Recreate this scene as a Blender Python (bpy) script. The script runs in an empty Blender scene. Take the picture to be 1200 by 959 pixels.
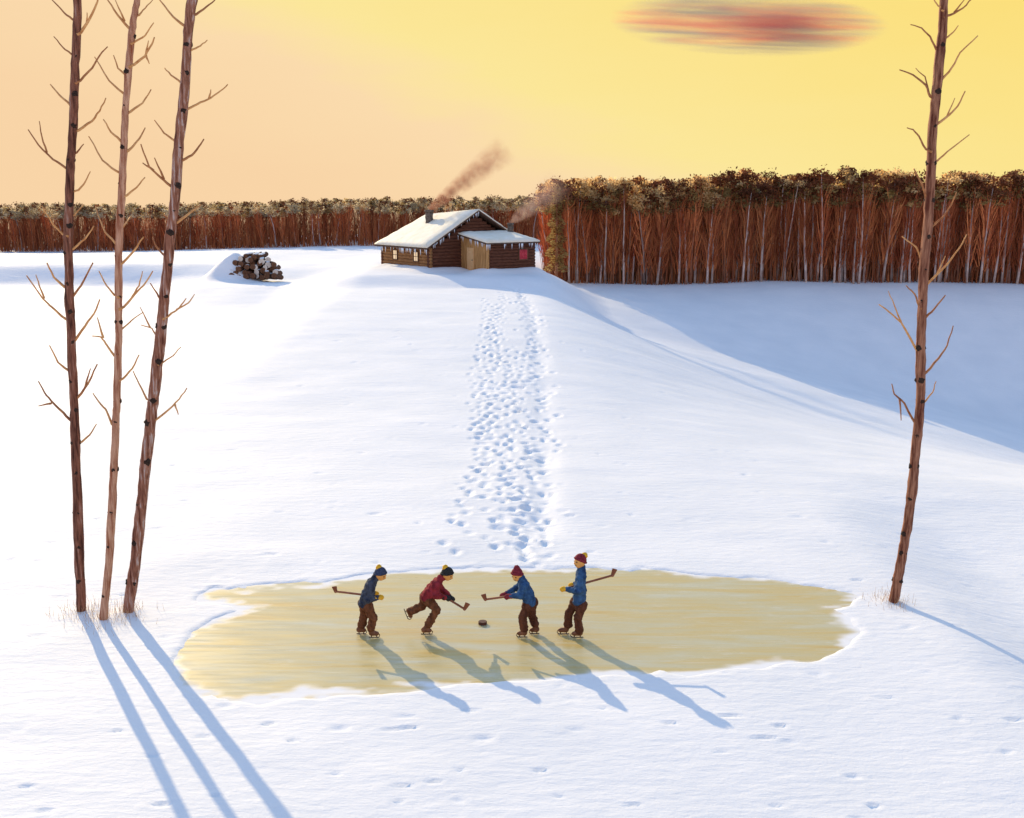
import bpy, math, random
import numpy as np
from mathutils import Vector, Matrix

random.seed(7)
RNG = np.random.RandomState(11)
SC = bpy.context.scene
COL = SC.collection

# ------------------------------------------------------------------ camera
F = 1287.0                       # focal length in photo pixels (photo 1200 wide)
CAMH = 8.23
PITCH = math.atan(254.5 / F)
cp, sp = math.cos(PITCH), math.sin(PITCH)


def ray(px, py):
    a = (px - 600.0) / F
    b = (479.5 - py) / F
    return Vector((a, cp + sp * b, -sp + cp * b))


def PY(px, py, Y):
    """point seen at a photo pixel at distance Y"""
    r = ray(px, py)
    t = Y / r.y
    return Vector((r.x * t, Y, CAMH + r.z * t))


def PZ(px, py, z=0.0):
    r = ray(px, py)
    t = (z - CAMH) / r.z
    return Vector((r.x * t, r.y * t, z))


cd = bpy.data.cameras.new('camera')
cam = bpy.data.objects.new('camera', cd)
COL.objects.link(cam)
cam.location = (0, 0, CAMH)
cam.rotation_euler = (math.pi / 2 - PITCH, 0, 0)
cd.sensor_width = 36
cd.lens = 36 * F / 1200
cd.clip_end = 20000
cd.clip_start = 0.1
SC.camera = cam

# ------------------------------------------------------------------ helpers


def tag(o, label=None, cat=None, group=None, kind=None):
    if label: o['label'] = label
    if cat: o['category'] = cat
    if group: o['group'] = group
    if kind: o['kind'] = kind
    return o


def empty(name, loc, rz=0.0):
    o = bpy.data.objects.new(name, None)
    o.empty_display_size = 0.2
    o.location = loc
    o.rotation_euler = (0, 0, rz)
    COL.objects.link(o)
    return o


class MB:
    """collects geometry, builds ONE mesh object"""

    def __init__(self):
        self.v, self.f, self.m = [], [], []

    def add(self, verts, faces, mi=0):
        n = len(self.v)
        self.v.extend([tuple(p) for p in verts])
        self.f.extend([tuple(i + n for i in fc) for fc in faces])
        self.m.extend([mi] * len(faces))

    def prism(self, p0, p1, r0, r1, n=3, mi=0, caps=False, rot=0.0):
        p0, p1 = Vector(p0), Vector(p1)
        self.tube([p0, p1], [r0, r1], n, mi, caps, rot)

    def tube(self, pts, rad, n=8, mi=0, caps=True, rot=0.0, wob=0.0):
        pts = [Vector(p) for p in pts]
        vs = []
        ref = Vector((0.31, 0.9, 0.1))
        for i, p in enumerate(pts):
            d = (pts[min(i + 1, len(pts) - 1)] - pts[max(i - 1, 0)])
            if d.length < 1e-9: d = Vector((0, 0, 1))
            d.normalize()
            u = ref - d * ref.dot(d)
            if u.length < 1e-3: u = Vector((1, 0, 0)) - d * d.x
            u.normalize()
            w = d.cross(u)
            for k in range(n):
                a = rot + 2 * math.pi * k / n
                r = rad[i] * (1 + (random.uniform(-wob, wob) if wob else 0))
                vs.append(p + u * (math.cos(a) * r) + w * (math.sin(a) * r))
        fs = []
        for i in range(len(pts) - 1):
            for k in range(n):
                k2 = (k + 1) % n
                fs.append((i * n + k, i * n + k2, (i + 1) * n + k2, (i + 1) * n + k))
        if caps:
            fs.append(tuple(reversed(range(n))))
            e = (len(pts) - 1) * n
            fs.append(tuple(range(e, e + n)))
        self.add(vs, fs, mi)

    def box(self, c, s, mi=0, M=None):
        c = Vector(c)
        hs = Vector(s) / 2
        vs = []
        for z in (-1, 1):
            for x, y in ((-1, -1), (1, -1), (1, 1), (-1, 1)):
                q = Vector((x * hs.x, y * hs.y, z * hs.z))
                if M: q = M @ q
                vs.append(c + q)
        fs = [(3, 2, 1, 0), (4, 5, 6, 7), (0, 1, 5, 4), (1, 2, 6, 5), (2, 3, 7, 6), (3, 0, 4, 7)]
        self.add(vs, fs, mi)

    def ball(self, c, r, mi=0, seg=10, rings=6, M=None, noise=0.0):
        c = Vector(c)
        if not hasattr(r, '__len__'): r = (r, r, r)
        vs, fs = [], []
        for i in range(rings + 1):
            th = math.pi * i / rings
            for k in range(seg):
                ph = 2 * math.pi * k / seg
                j = 1 + random.uniform(-noise, noise)
                q = Vector((r[0] * math.sin(th) * math.cos(ph) * j, r[1] * math.sin(th) * math.sin(ph) * j, r[2] * math.cos(th) * j))
                if M: q = M @ q
                vs.append(c + q)
        for i in range(rings):
            for k in range(seg):
                k2 = (k + 1) % seg
                fs.append((i * seg + k, (i + 1) * seg + k, (i + 1) * seg + k2, i * seg + k2))
        self.add(vs, fs, mi)

    def mesh(self, name, mats, smooth=False):
        me = bpy.data.meshes.new(name)
        me.from_pydata(self.v, [], self.f)
        if not isinstance(mats, (list, tuple)): mats = [mats]
        for m in mats: me.materials.append(m)
        if len(mats) > 1: me.polygons.foreach_set('material_index', self.m)
        me.polygons.foreach_set('use_smooth', [smooth] * len(self.f))
        me.validate()
        me.update()
        return me

    def build(self, name, mats, parent=None, smooth=False, loc=None):
        o = bpy.data.objects.new(name, self.mesh(name, mats, smooth))
        COL.objects.link(o)
        if parent: o.parent = parent
        if loc is not None: o.location = loc
        return o


def bevel(o, w, seg=2):
    m = o.modifiers.new('bevel', 'BEVEL')
    m.width = w
    m.segments = seg
    m.limit_method = 'ANGLE'
    return o


# ------------------------------------------------------------------ smooth bodies (signed distance + surface nets)


class SDF:
    def __init__(self, k=0.03):
        self.p = []
        self.k = k
        self.clips = []

    def cap(self, a, b, ra, rb=None):
        self.p.append(('c', np.array(a, float), np.array(b, float), ra, ra if rb is None else rb))
        return self

    def chain(self, pts, rad):
        for i in range(len(pts) - 1): self.cap(pts[i], pts[i + 1], rad[i], rad[i + 1])
        return self

    def ell(self, c, r, R=None):
        self.p.append(('e', np.array(c, float), np.array(r, float), np.eye(3) if R is None else np.array(R, float)))
        return self

    def clip(self, pt, n):
        self.clips.append((np.array(pt, float), np.array(n, float)))
        return self

    def bounds(self):
        lo, hi = np.full(3, 1e9), np.full(3, -1e9)
        for q in self.p:
            if q[0] == 'c':
                for c, r in ((q[1], q[3]), (q[2], q[4])):
                    lo = np.minimum(lo, c - r); hi = np.maximum(hi, c + r)
            else:
                r = q[2].max()
                lo = np.minimum(lo, q[1] - r); hi = np.maximum(hi, q[1] + r)
        return lo, hi

    def mesh(self, res=0.012):
        lo, hi = self.bounds()
        lo = lo - 3 * res - self.k * .3
        hi = hi + 3 * res + self.k * .3
        n = np.ceil((hi - lo) / res).astype(int) + 1
        ax = [lo[i] + res * np.arange(n[i]) for i in range(3)]
        X = np.stack(np.meshgrid(*ax, indexing='ij'), -1)
        D = None
        for q in self.p:
            if q[0] == 'c':
                a, b, ra, rb = q[1:]
                ab = b - a
                t = np.clip(((X - a) @ ab) / max(ab @ ab, 1e-9), 0, 1)
                d = np.linalg.norm(X - a - t[..., None] * ab, axis=-1) - (ra + (rb - ra) * t)
            else:
                c, r, R = q[1:]
                Y = ((X - c) @ R) / r
                l = np.linalg.norm(Y, axis=-1)
                d = (l - 1) * r.min() * 1.0
            if D is None: D = d
            else:
                h = np.maximum(self.k - np.abs(D - d), 0) / self.k
                D = np.minimum(D, d) - h * h * self.k * 0.25
        for pt, nn in self.clips:
            D = np.maximum(D, (X - pt) @ nn)
        ins = D < 0
        c8 = [(i, j, k) for i in (0, 1) for j in (0, 1) for k in (0, 1)]
        sl = lambda o: tuple(slice(o[i], n[i] - 1 + o[i]) for i in range(3))
        cnt = sum(ins[sl(o)].astype(int) for o in c8)
        act = (cnt > 0) & (cnt < 8)
        idx = -np.ones(act.shape, int)
        cells = np.argwhere(act)
        idx[act] = np.arange(len(cells))
        acc = np.zeros((len(cells), 3)); w = np.zeros(len(cells))
        for o in c8:
            for axn in range(3):
                if o[axn]: continue
                o2 = list(o); o2[axn] = 1
                d0 = D[sl(o)][act]; d1 = D[sl(o2)][act]
                m = (d0 < 0) != (d1 < 0)
                t = np.where(m, d0 / np.where(m, d0 - d1, 1), 0)
                p = np.array(o, float)[None].repeat(len(cells), 0)
                p[:, axn] = t
                acc[m] += p[m]; w[m] += 1
        V = lo + res * (cells + acc / w[:, None])
        faces = []
        for axn in range(3):
            o1, o2 = [(axn + 1) % 3, (axn + 2) % 3]
            s0 = [slice(None)] * 3; s1 = [slice(None)] * 3
            s0[axn] = slice(0, n[axn] - 1); s1[axn] = slice(1, n[axn])
            A, B = ins[tuple(s0)], ins[tuple(s1)]
            E = np.argwhere(A != B)
            E = E[(E[:, o1] > 0) & (E[:, o2] > 0) & (E[:, o1] < n[o1] - 1) & (E[:, o2] < n[o2] - 1)]
            if len(E) == 0: continue
            flip = A[tuple(E.T)]
            def at(d1, d2):
                q = E.copy(); q[:, o1] -= d1; q[:, o2] -= d2
                return idx[tuple(q.T)]
            Q = np.stack([at(1, 1), at(0, 1), at(0, 0), at(1, 0)], 1)
            Q[~flip] = Q[~flip][:, ::-1]
            faces.append(Q)
        Fq = np.concatenate(faces)
        Fq = Fq[(Fq >= 0).all(1)]
        return V, Fq

    def build(self, name, mats, parent=None, res=0.012, extra=None, fold=0.0):
        V, Fq = self.mesh(res)
        if fold:          # soft cloth folds pushed in and out of the surface
            nr = np.zeros_like(V)
            fn = np.cross(V[Fq[:, 2]] - V[Fq[:, 0]], V[Fq[:, 3]] - V[Fq[:, 1]])
            for c in range(4): np.add.at(nr, Fq[:, c], fn)
            nr /= np.linalg.norm(nr, axis=1)[:, None] + 1e-9
            d = vnoise(V[:, 0] * 1.5 + V[:, 1] * 2, V[:, 2] * 2.6 + V[:, 0], .11, 3) + .6 * vnoise(V[:, 0] - V[:, 1], V[:, 2] * 2.2, .055, 9)
            V = V + nr * (d * fold)[:, None]
        mb = MB()
        mb.v = [tuple(p) for p in V.tolist()]
        mb.f = [tuple(q) for q in Fq.tolist()]
        mb.m = [0] * len(mb.f)
        if extra: extra(mb)
        return mb.build(name, mats, parent, smooth=True)


# ------------------------------------------------------------------ materials
def ND(nt, t, **kw):
    n = nt.nodes.new(t)
    for k, v in kw.items():
        if k == 'inp':
            for kk, vv in v.items(): n.inputs[kk].default_value = vv
        else: setattr(n, k, v)
    return n


def mth(nt, op, a, b=None):
    n = ND(nt, 'ShaderNodeMath', operation=op)
    for i, q in enumerate((a, b)):
        if q is None: continue
        if isinstance(q, (int, float)): n.inputs[i].default_value = q
        else: nt.links.new(q, n.inputs[i])
    return n.outputs[0]


def mat(name, c0, c1=None, rough=0.75, scale=(6, 6, 6), bump=0.0, spec=0.25, detail=5, ramp=(0.35, 0.65), c2=None, trans=0.0, objvar=0.0, bdist=0.02):
    m = bpy.data.materials.new(name)
    m.use_nodes = True
    nt = m.node_tree
    b = nt.nodes['Principled BSDF']
    b.inputs['Roughness'].default_value = rough
    b.inputs['Specular IOR Level'].default_value = spec
    c1 = c1 or c0
    tc = ND(nt, 'ShaderNodeTexCoord')
    mp = ND(nt, 'ShaderNodeMapping')
    mp.inputs['Scale'].default_value = scale
    nt.links.new(tc.outputs['Object'], mp.inputs['Vector'])
    no = ND(nt, 'ShaderNodeTexNoise', inp={'Scale': 1.0, 'Detail': detail, 'Roughness': 0.62})
    nt.links.new(mp.outputs['Vector'], no.inputs['Vector'])
    cr = ND(nt, 'ShaderNodeValToRGB')
    cr.color_ramp.elements[0].position = ramp[0]
    cr.color_ramp.elements[1].position = ramp[1]
    cr.color_ramp.elements[0].color = (*c0, 1)
    cr.color_ramp.elements[1].color = (*c1, 1)
    if c2:
        x2 = cr.color_ramp.elements.new(c2[3])
        x2.color = (*c2[:3], 1)
    nt.links.new(no.outputs['Fac'], cr.inputs['Fac'])
    col = cr.outputs['Color']
    if objvar:
        oi = ND(nt, 'ShaderNodeObjectInfo')
        mr = ND(nt, 'ShaderNodeMapRange', inp={'To Min': 1 - objvar, 'To Max': 1 + objvar})
        nt.links.new(oi.outputs['Random'], mr.inputs['Value'])
        hs = ND(nt, 'ShaderNodeHueSaturation')
        nt.links.new(mr.outputs['Result'], hs.inputs['Value'])
        nt.links.new(col, hs.inputs['Color'])
        col = hs.outputs['Color']
    nt.links.new(col, b.inputs['Base Color'])
    if bump:
        bp = ND(nt, 'ShaderNodeBump', inp={'Strength': bump, 'Distance': bdist})
        nt.links.new(no.outputs['Fac'], bp.inputs['Height'])
        nt.links.new(bp.outputs['Normal'], b.inputs['Normal'])
    if trans:
        out = nt.nodes['Material Output']
        tr = ND(nt, 'ShaderNodeBsdfTranslucent')
        nt.links.new(col, tr.inputs['Color'])
        mx = ND(nt, 'ShaderNodeMixShader', inp={0: trans})
        nt.links.new(b.outputs['BSDF'], mx.inputs[1])
        nt.links.new(tr.outputs['BSDF'], mx.inputs[2])
        nt.links.new(mx.outputs[0], out.inputs['Surface'])
    return m


def snow_mat():
    m = bpy.data.materials.new('snow')
    m.use_nodes = True
    nt = m.node_tree
    b = nt.nodes['Principled BSDF']
    b.inputs['Roughness'].default_value = 0.7
    b.inputs['Specular IOR Level'].default_value = 0.2
    tc = ND(nt, 'ShaderNodeTexCoord')
    n1 = ND(nt, 'ShaderNodeTexNoise', inp={'Scale': 0.35, 'Detail': 6.0})
    nt.links.new(tc.outputs['Object'], n1.inputs['Vector'])
    cr = ND(nt, 'ShaderNodeValToRGB')
    cr.color_ramp.elements[0].position = 0.3
    cr.color_ramp.elements[1].position = 0.7
    cr.color_ramp.elements[0].color = (0.78, 0.79, 0.80, 1)
    cr.color_ramp.elements[1].color = (0.86, 0.855, 0.85, 1)
    nt.links.new(n1.outputs['Fac'], cr.inputs['Fac'])
    nt.links.new(cr.outputs['Color'], b.inputs['Base Color'])
    # wind ripples and grain
    mp = ND(nt, 'ShaderNodeMapping')
    mp.inputs['Scale'].default_value = (1.2, 3.0, 1.0)
    nt.links.new(tc.outputs['Object'], mp.inputs['Vector'])
    n2 = ND(nt, 'ShaderNodeTexNoise', inp={'Scale': 1.6, 'Detail': 7.0, 'Roughness': 0.6})
    nt.links.new(mp.outputs['Vector'], n2.inputs['Vector'])
    n3 = ND(nt, 'ShaderNodeTexNoise', inp={'Scale': 22.0, 'Detail': 3.0})
    nt.links.new(tc.outputs['Object'], n3.inputs['Vector'])
    b1 = ND(nt, 'ShaderNodeBump', inp={'Strength': 0.30, 'Distance': 0.10})
    nt.links.new(n2.outputs['Fac'], b1.inputs['Height'])
    b2 = ND(nt, 'ShaderNodeBump', inp={'Strength': 0.25, 'Distance': 0.015})
    nt.links.new(n3.outputs['Fac'], b2.inputs['Height'])
    nt.links.new(b1.outputs['Normal'], b2.inputs['Normal'])
    nt.links.new(b2.outputs['Normal'], b.inputs['Normal'])
    return m


M = {}
M['snow'] = snow_mat()
M['bark'] = mat('birch_bark', (0.10, 0.022, 0.010), (0.42, 0.20, 0.115), 0.8, (16, 16, 1.6), 0.6, ramp=(0.38, 0.66), bdist=0.03)
M['bark_dark'] = mat('dark_birch_bark', (0.05, 0.014, 0.008), (0.27, 0.11, 0.065), 0.85, (18, 18, 1.8), 0.7, ramp=(0.36, 0.60), c2=(0.40, 0.27, 0.22, 0.72), bdist=0.03)
M['bark_grey'] = mat('grey_streaked_birch_bark', (0.10, 0.026, 0.014), (0.34, 0.15, 0.09), 0.85, (20, 20, 1.5), 0.7, ramp=(0.34, 0.54), c2=(0.52, 0.42, 0.38, 0.66), bdist=0.03)
M['bark_pale'] = mat('pale_birch_bark', (0.26, 0.075, 0.030), (0.66, 0.39, 0.25), 0.8, (18, 18, 1.8), 0.6, ramp=(0.34, 0.68), bdist=0.015)
M['knot'] = mat('bark_knot', (0.018, 0.010, 0.008), (0.05, 0.03, 0.02), 0.9, (30, 30, 30), 0.6)
M['branch'] = mat('branch_bark', (0.50, 0.22, 0.075), (0.72, 0.40, 0.16), 0.8, (9, 9, 9), 0.2)
M['branch_dark'] = mat('dark_branch_bark', (0.28, 0.10, 0.04), (0.50, 0.23, 0.09), 0.8, (9, 9, 9), 0.2)
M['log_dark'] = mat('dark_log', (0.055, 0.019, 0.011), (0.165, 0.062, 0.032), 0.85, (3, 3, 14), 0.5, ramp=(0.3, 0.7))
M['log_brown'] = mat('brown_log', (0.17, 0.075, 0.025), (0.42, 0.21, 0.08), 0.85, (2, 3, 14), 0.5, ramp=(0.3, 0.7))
M['plank'] = mat('weathered_plank', (0.33, 0.16, 0.05), (0.60, 0.34, 0.13), 0.8, (14, 14, 1.2), 0.4)
M['door'] = mat('pale_door_board', (0.62, 0.36, 0.15), (0.80, 0.53, 0.27), 0.75, (14, 14, 1.0), 0.3)
M['roof_wood'] = mat('roof_board', (0.06, 0.03, 0.02), (0.13, 0.07, 0.045), 0.85, (3, 10, 3), 0.3)
M['roof_snow'] = mat('packed_roof_snow', (0.80, 0.74, 0.58), (0.86, 0.83, 0.72), 0.7, (1.2, 1.2, 1.2), 0.4, bdist=0.1)
M['pipe'] = mat('sooty_stone', (0.06, 0.05, 0.042), (0.19, 0.15, 0.12), 0.85, (7, 7, 7), 0.6)
M['red'] = mat('red_cloth', (0.42, 0.03, 0.05), (0.62, 0.08, 0.10), 0.9, (9, 9, 9), 0.2)
M['log_end'] = mat('cut_wood', (0.52, 0.42, 0.32), (0.80, 0.72, 0.62), 0.8, (10, 10, 10), 0.2)
M['log_end_dark'] = mat('old_cut_wood', (0.06, 0.024, 0.012), (0.22, 0.10, 0.048), 0.85, (10, 10, 10), 0.2)
M['log_bark'] = mat('firewood_bark', (0.045, 0.02, 0.012), (0.15, 0.07, 0.04), 0.9, (10, 10, 10), 0.5)
M['frame'] = mat('window_frame', (0.10, 0.05, 0.025), (0.17, 0.09, 0.05), 0.8)
M['icicle'] = mat('icicle_ice', (0.75, 0.82, 0.88), (0.85, 0.90, 0.94), 0.15, spec=0.5)
M['skin'] = mat('skin', (0.72, 0.34, 0.09), (0.80, 0.41, 0.12), 0.55, (20, 20, 20))
M['eye'] = mat('eye_dark', (0.012, 0.008, 0.006), None, 0.3)
M['navy'] = mat('navy_wool', (0.016, 0.022, 0.042), (0.085, 0.10, 0.13), 0.95, (9, 9, 6), 0.4, bdist=0.01)
M['blue'] = mat('blue_wool', (0.012, 0.035, 0.10), (0.05, 0.13, 0.26), 0.95, (9, 9, 6), 0.4, bdist=0.01)
M['crimson'] = mat('crimson_wool', (0.14, 0.012, 0.016), (0.34, 0.035, 0.045), 0.95, (9, 9, 6), 0.4, bdist=0.01)
M['maroon'] = mat('maroon_knit', (0.12, 0.010, 0.018), (0.30, 0.035, 0.05), 0.95, (40, 40, 40), 0.5, bdist=0.01)
M['black'] = mat('black_knit', (0.012, 0.012, 0.014), (0.045, 0.045, 0.04), 0.95, (40, 40, 40), 0.5, bdist=0.01)
M['navyknit'] = mat('navy_knit', (0.018, 0.026, 0.06), (0.07, 0.09, 0.15), 0.95, (40, 40, 40), 0.5, bdist=0.01)
M['yellow'] = mat('yellow_wool', (0.72, 0.36, 0.015), (0.85, 0.50, 0.05), 0.95, (40, 40, 40), 0.5, bdist=0.01)
M['trouser'] = mat('brown_trouser', (0.085, 0.030, 0.012), (0.22, 0.085, 0.038), 0.95, (12, 12, 5), 0.3, bdist=0.01)
M['trouser_dark'] = mat('dark_brown_trouser', (0.060, 0.020, 0.010), (0.15, 0.055, 0.028), 0.95, (12, 12, 5), 0.3, bdist=0.01)
M['boot'] = mat('brown_leather', (0.12, 0.045, 0.02), (0.26, 0.11, 0.055), 0.5, (14, 14, 14), 0.2, bdist=0.01)
M['stick'] = mat('stick_wood', (0.17, 0.055, 0.028), (0.34, 0.13, 0.07), 0.65, (5, 5, 5), 0.1)
M['rubber'] = mat('puck_rubber', (0.06, 0.022, 0.016), (0.12, 0.045, 0.03), 0.6)
mb_ = mat('skate_steel', (0.09, 0.06, 0.05), (0.18, 0.13, 0.11), 0.35)
mb_.node_tree.nodes['Principled BSDF'].inputs['Metallic'].default_value = 0.6
M['blade'] = mb_
# wood
M['f_trunk'] = mat('pale_aspen_bark', (0.34, 0.25, 0.22), (0.62, 0.52, 0.46), 0.85, (6, 6, 1.5), 0, objvar=0.35)
M['f_trunk2'] = mat('red_aspen_bark', (0.20, 0.075, 0.04), (0.40, 0.19, 0.11), 0.85, (6, 6, 1.5), 0, objvar=0.3)
M['f_twig'] = mat('red_twig', (0.52, 0.135, 0.042), (0.80, 0.31, 0.115), 0.9, (1.2, 1.2, 0.5), 0, objvar=0.35, trans=0.2)
M['f_twig2'] = mat('dark_red_twig', (0.29, 0.062, 0.024), (0.56, 0.17, 0.065), 0.9, (1.2, 1.2, 0.5), 0, objvar=0.35, trans=0.2)
M['f_olive'] = mat('olive_leaf_tuft', (0.26, 0.17, 0.055), (0.50, 0.36, 0.14), 0.9, (1, 1, 1), 0, objvar=0.3, trans=0.6)
M['f_dark'] = mat('dark_leaf_tuft', (0.10, 0.030, 0.012), (0.26, 0.09, 0.035), 0.9, (1, 1, 1), 0, objvar=0.3, trans=0.3)
M['f_gold'] = mat('frosted_gold_tuft', (0.62, 0.38, 0.14), (0.85, 0.62, 0.32), 0.9, (1, 1, 1), 0, objvar=0.2, trans=0.65)
M['f_frost'] = mat('frosted_pale_tuft', (0.52, 0.40, 0.22), (0.82, 0.70, 0.46), 0.9, (1, 1, 1), 0, objvar=0.25, trans=0.6)
M['grass'] = mat('dry_grass', (0.45, 0.26, 0.12), (0.62, 0.42, 0.22), 0.9)


def ice_mat():
    m = bpy.data.materials.new('ice')
    m.use_nodes = True
    nt = m.node_tree
    b = nt.nodes['Principled BSDF']
    tc = ND(nt, 'ShaderNodeTexCoord')
    mp = ND(nt, 'ShaderNodeMapping')
    mp.inputs['Scale'].default_value = (0.35, 2.6, 1)
    nt.links.new(tc.outputs['Object'], mp.inputs['Vector'])
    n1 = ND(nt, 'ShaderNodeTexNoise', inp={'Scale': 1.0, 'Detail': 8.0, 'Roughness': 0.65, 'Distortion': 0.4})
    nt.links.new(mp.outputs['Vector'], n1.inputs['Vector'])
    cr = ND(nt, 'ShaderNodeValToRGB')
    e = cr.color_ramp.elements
    e[0].position = 0.28; e[0].color = (0.55, 0.35, 0.085, 1)  # ochre base also carries part of the yellow sky's reflection
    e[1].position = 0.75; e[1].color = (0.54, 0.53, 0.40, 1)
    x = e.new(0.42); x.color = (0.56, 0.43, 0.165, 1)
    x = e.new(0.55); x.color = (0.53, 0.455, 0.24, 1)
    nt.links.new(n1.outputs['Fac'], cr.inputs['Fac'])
    # old skate cuts and a dusting of blown snow
    prev = cr.outputs['Color']
    for ang, sc_, lo_, hi_, colr in ((0.25, (0.5, 34, 1), .66, .70, (0.74, 0.73, 0.66, 1)), (-0.5, (0.6, 30, 1), .68, .72, (0.70, 0.70, 0.64, 1)), (1.1, (0.7, 26, 1), .69, .73, (0.72, 0.71, 0.65, 1)), (0.0, (1.1, 4.2, 1), .58, .80, (0.78, 0.78, 0.74, 1))):
        mk = ND(nt, 'ShaderNodeMapping')
        mk.inputs['Rotation'].default_value = (0, 0, ang)
        mk.inputs['Scale'].default_value = sc_
        nt.links.new(tc.outputs['Object'], mk.inputs['Vector'])
        nk = ND(nt, 'ShaderNodeTexNoise', inp={'Scale': 1.0, 'Detail': 4.0 if ang else 7.0, 'Roughness': .5 if ang else .7, 'Distortion': .25})
        nt.links.new(mk.outputs['Vector'], nk.inputs['Vector'])
        rk = ND(nt, 'ShaderNodeMapRange', inp={'From Min': lo_, 'From Max': hi_, 'To Max': .45})
        nt.links.new(nk.outputs['Fac'], rk.inputs['Value'])
        xk = ND(nt, 'ShaderNodeMix', data_type='RGBA')
        nt.links.new(rk.outputs['Result'], xk.inputs[0])
        nt.links.new(prev, xk.inputs[6])
        xk.inputs[7].default_value = colr
        prev = xk.outputs[2]
    da = ND(nt, 'ShaderNodeAttribute', attribute_name='snow_dust')
    xd = ND(nt, 'ShaderNodeMix', data_type='RGBA')
    nt.links.new(da.outputs['Fac'], xd.inputs[0])
    nt.links.new(prev, xd.inputs[6])
    xd.inputs[7].default_value = (.84, .835, .83, 1)
    nt.links.new(xd.outputs[2], b.inputs['Base Color'])
    n2 = ND(nt, 'ShaderNodeTexNoise', inp={'Scale': 3.0, 'Detail': 6.0})
    nt.links.new(mp.outputs['Vector'], n2.inputs['Vector'])
    mr = ND(nt, 'ShaderNodeMapRange', inp={'From Min': 0.3, 'From Max': 0.7, 'To Min': 0.22, 'To Max': 0.5})
    nt.links.new(n2.outputs['Fac'], mr.inputs['Value'])
    ra = mth(nt, 'ADD', mr.outputs['Result'], mth(nt, 'MULTIPLY', da.outputs['Fac'], .5))
    nt.links.new(ra, b.inputs['Roughness'])
    b.inputs['Specular IOR Level'].default_value = 0.4
    bp = ND(nt, 'ShaderNodeBump', inp={'Strength': 0.12, 'Distance': 0.01})
    nt.links.new(n2.outputs['Fac'], bp.inputs['Height'])
    nt.links.new(bp.outputs['Normal'], b.inputs['Normal'])
    return m


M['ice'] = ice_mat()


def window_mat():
    m = bpy.data.materials.new('reflection_glow_pane')
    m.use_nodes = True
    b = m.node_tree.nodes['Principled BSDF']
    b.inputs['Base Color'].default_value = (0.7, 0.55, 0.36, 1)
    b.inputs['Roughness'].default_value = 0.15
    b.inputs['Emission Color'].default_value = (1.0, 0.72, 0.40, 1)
    b.inputs['Emission Strength'].default_value = 0.32  # weak warm glow standing in for light reflected on the panes
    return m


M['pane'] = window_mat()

# ------------------------------------------------------------------ terrain


def sst(v, a, b):
    t = np.clip((np.asarray(v, float) - a) / (b - a), 0, 1)
    return t * t * (3 - 2 * t)


def vnoise(x, y, s, seed=0):
    x = np.asarray(x, float) / s + seed * 17.3
    y = np.asarray(y, float) / s - seed * 9.7
    xi, yi = np.floor(x), np.floor(y)
    fx, fy = x - xi, y - yi
    fx = fx * fx * (3 - 2 * fx); fy = fy * fy * (3 - 2 * fy)
    def h(i, j):
        v = np.sin(i * 127.1 + j * 311.7 + seed * 74.7) * 43758.5453
        return v - np.floor(v)
    return (h(xi, yi) * (1 - fx) + h(xi + 1, yi) * fx) * (1 - fy) + (h(xi, yi + 1) * (1 - fx) + h(xi + 1, yi + 1) * fx) * fy - 0.5


pond_px = [(250, 693), (300, 688), (380, 683), (440, 674), (520, 669), (600, 668), (700, 667), (780, 671), (860, 678), (930, 684), (978, 692),
           (1004, 700), (992, 708), (972, 714), (988, 726), (1004, 741), (996, 757), (960, 771), (880, 781), (800, 787), (700, 790),
           (600, 797), (520, 803), (440, 811), (360, 817), (280, 821), (240, 815), (222, 797), (210, 780), (216, 757), (235, 737),
           (258, 727), (296, 713), (236, 703)]
ICE_Z = -0.05
POND = np.array([PZ(*p, ICE_Z)[:2] for p in pond_px])


def poly_sd(x, y, P):
    """signed distance, negative inside"""
    x = np.asarray(x, float); y = np.asarray(y, float)
    d = np.full(x.shape, 1e9); ins = np.zeros(x.shape, bool)
    n = len(P)
    for i in range(n):
        a, b = P[i], P[(i + 1) % n]
        ex, ey = b - a
        wx, wy = x - a[0], y - a[1]
        t = np.clip((wx * ex + wy * ey) / (ex * ex + ey * ey), 0, 1)
        d = np.minimum(d, (wx - ex * t) ** 2 + (wy - ey * t) ** 2)
        c = ((a[1] <= y) & (b[1] > y)) | ((b[1] <= y) & (a[1] > y))
        with np.errstate(divide='ignore', invalid='ignore'):
            xi = a[0] + (y - a[1]) / (b[1] - a[1] if b[1] != a[1] else 1e-9) * ex
        ins ^= c & (x < xi)
    d = np.sqrt(d)
    return np.where(ins, -d, d)


TREE_BASES = [PZ(95, 718), PZ(121, 728), PZ(149, 718), PZ(1046, 705)]
CAB_Y = 87.0
CAB_C = PY(504, 318, CAB_Y)      # front corner of the cabin, on the snow
CAB_A = math.radians(35)


def cab_world(u, v):
    return (CAB_C.x + u * math.cos(CAB_A) - v * math.sin(CAB_A), CAB_C.y + u * math.sin(CAB_A) + v * math.cos(CAB_A))


PILE_Y = 93.0
PILE_C = PY(300, 326, PILE_Y)


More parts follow.
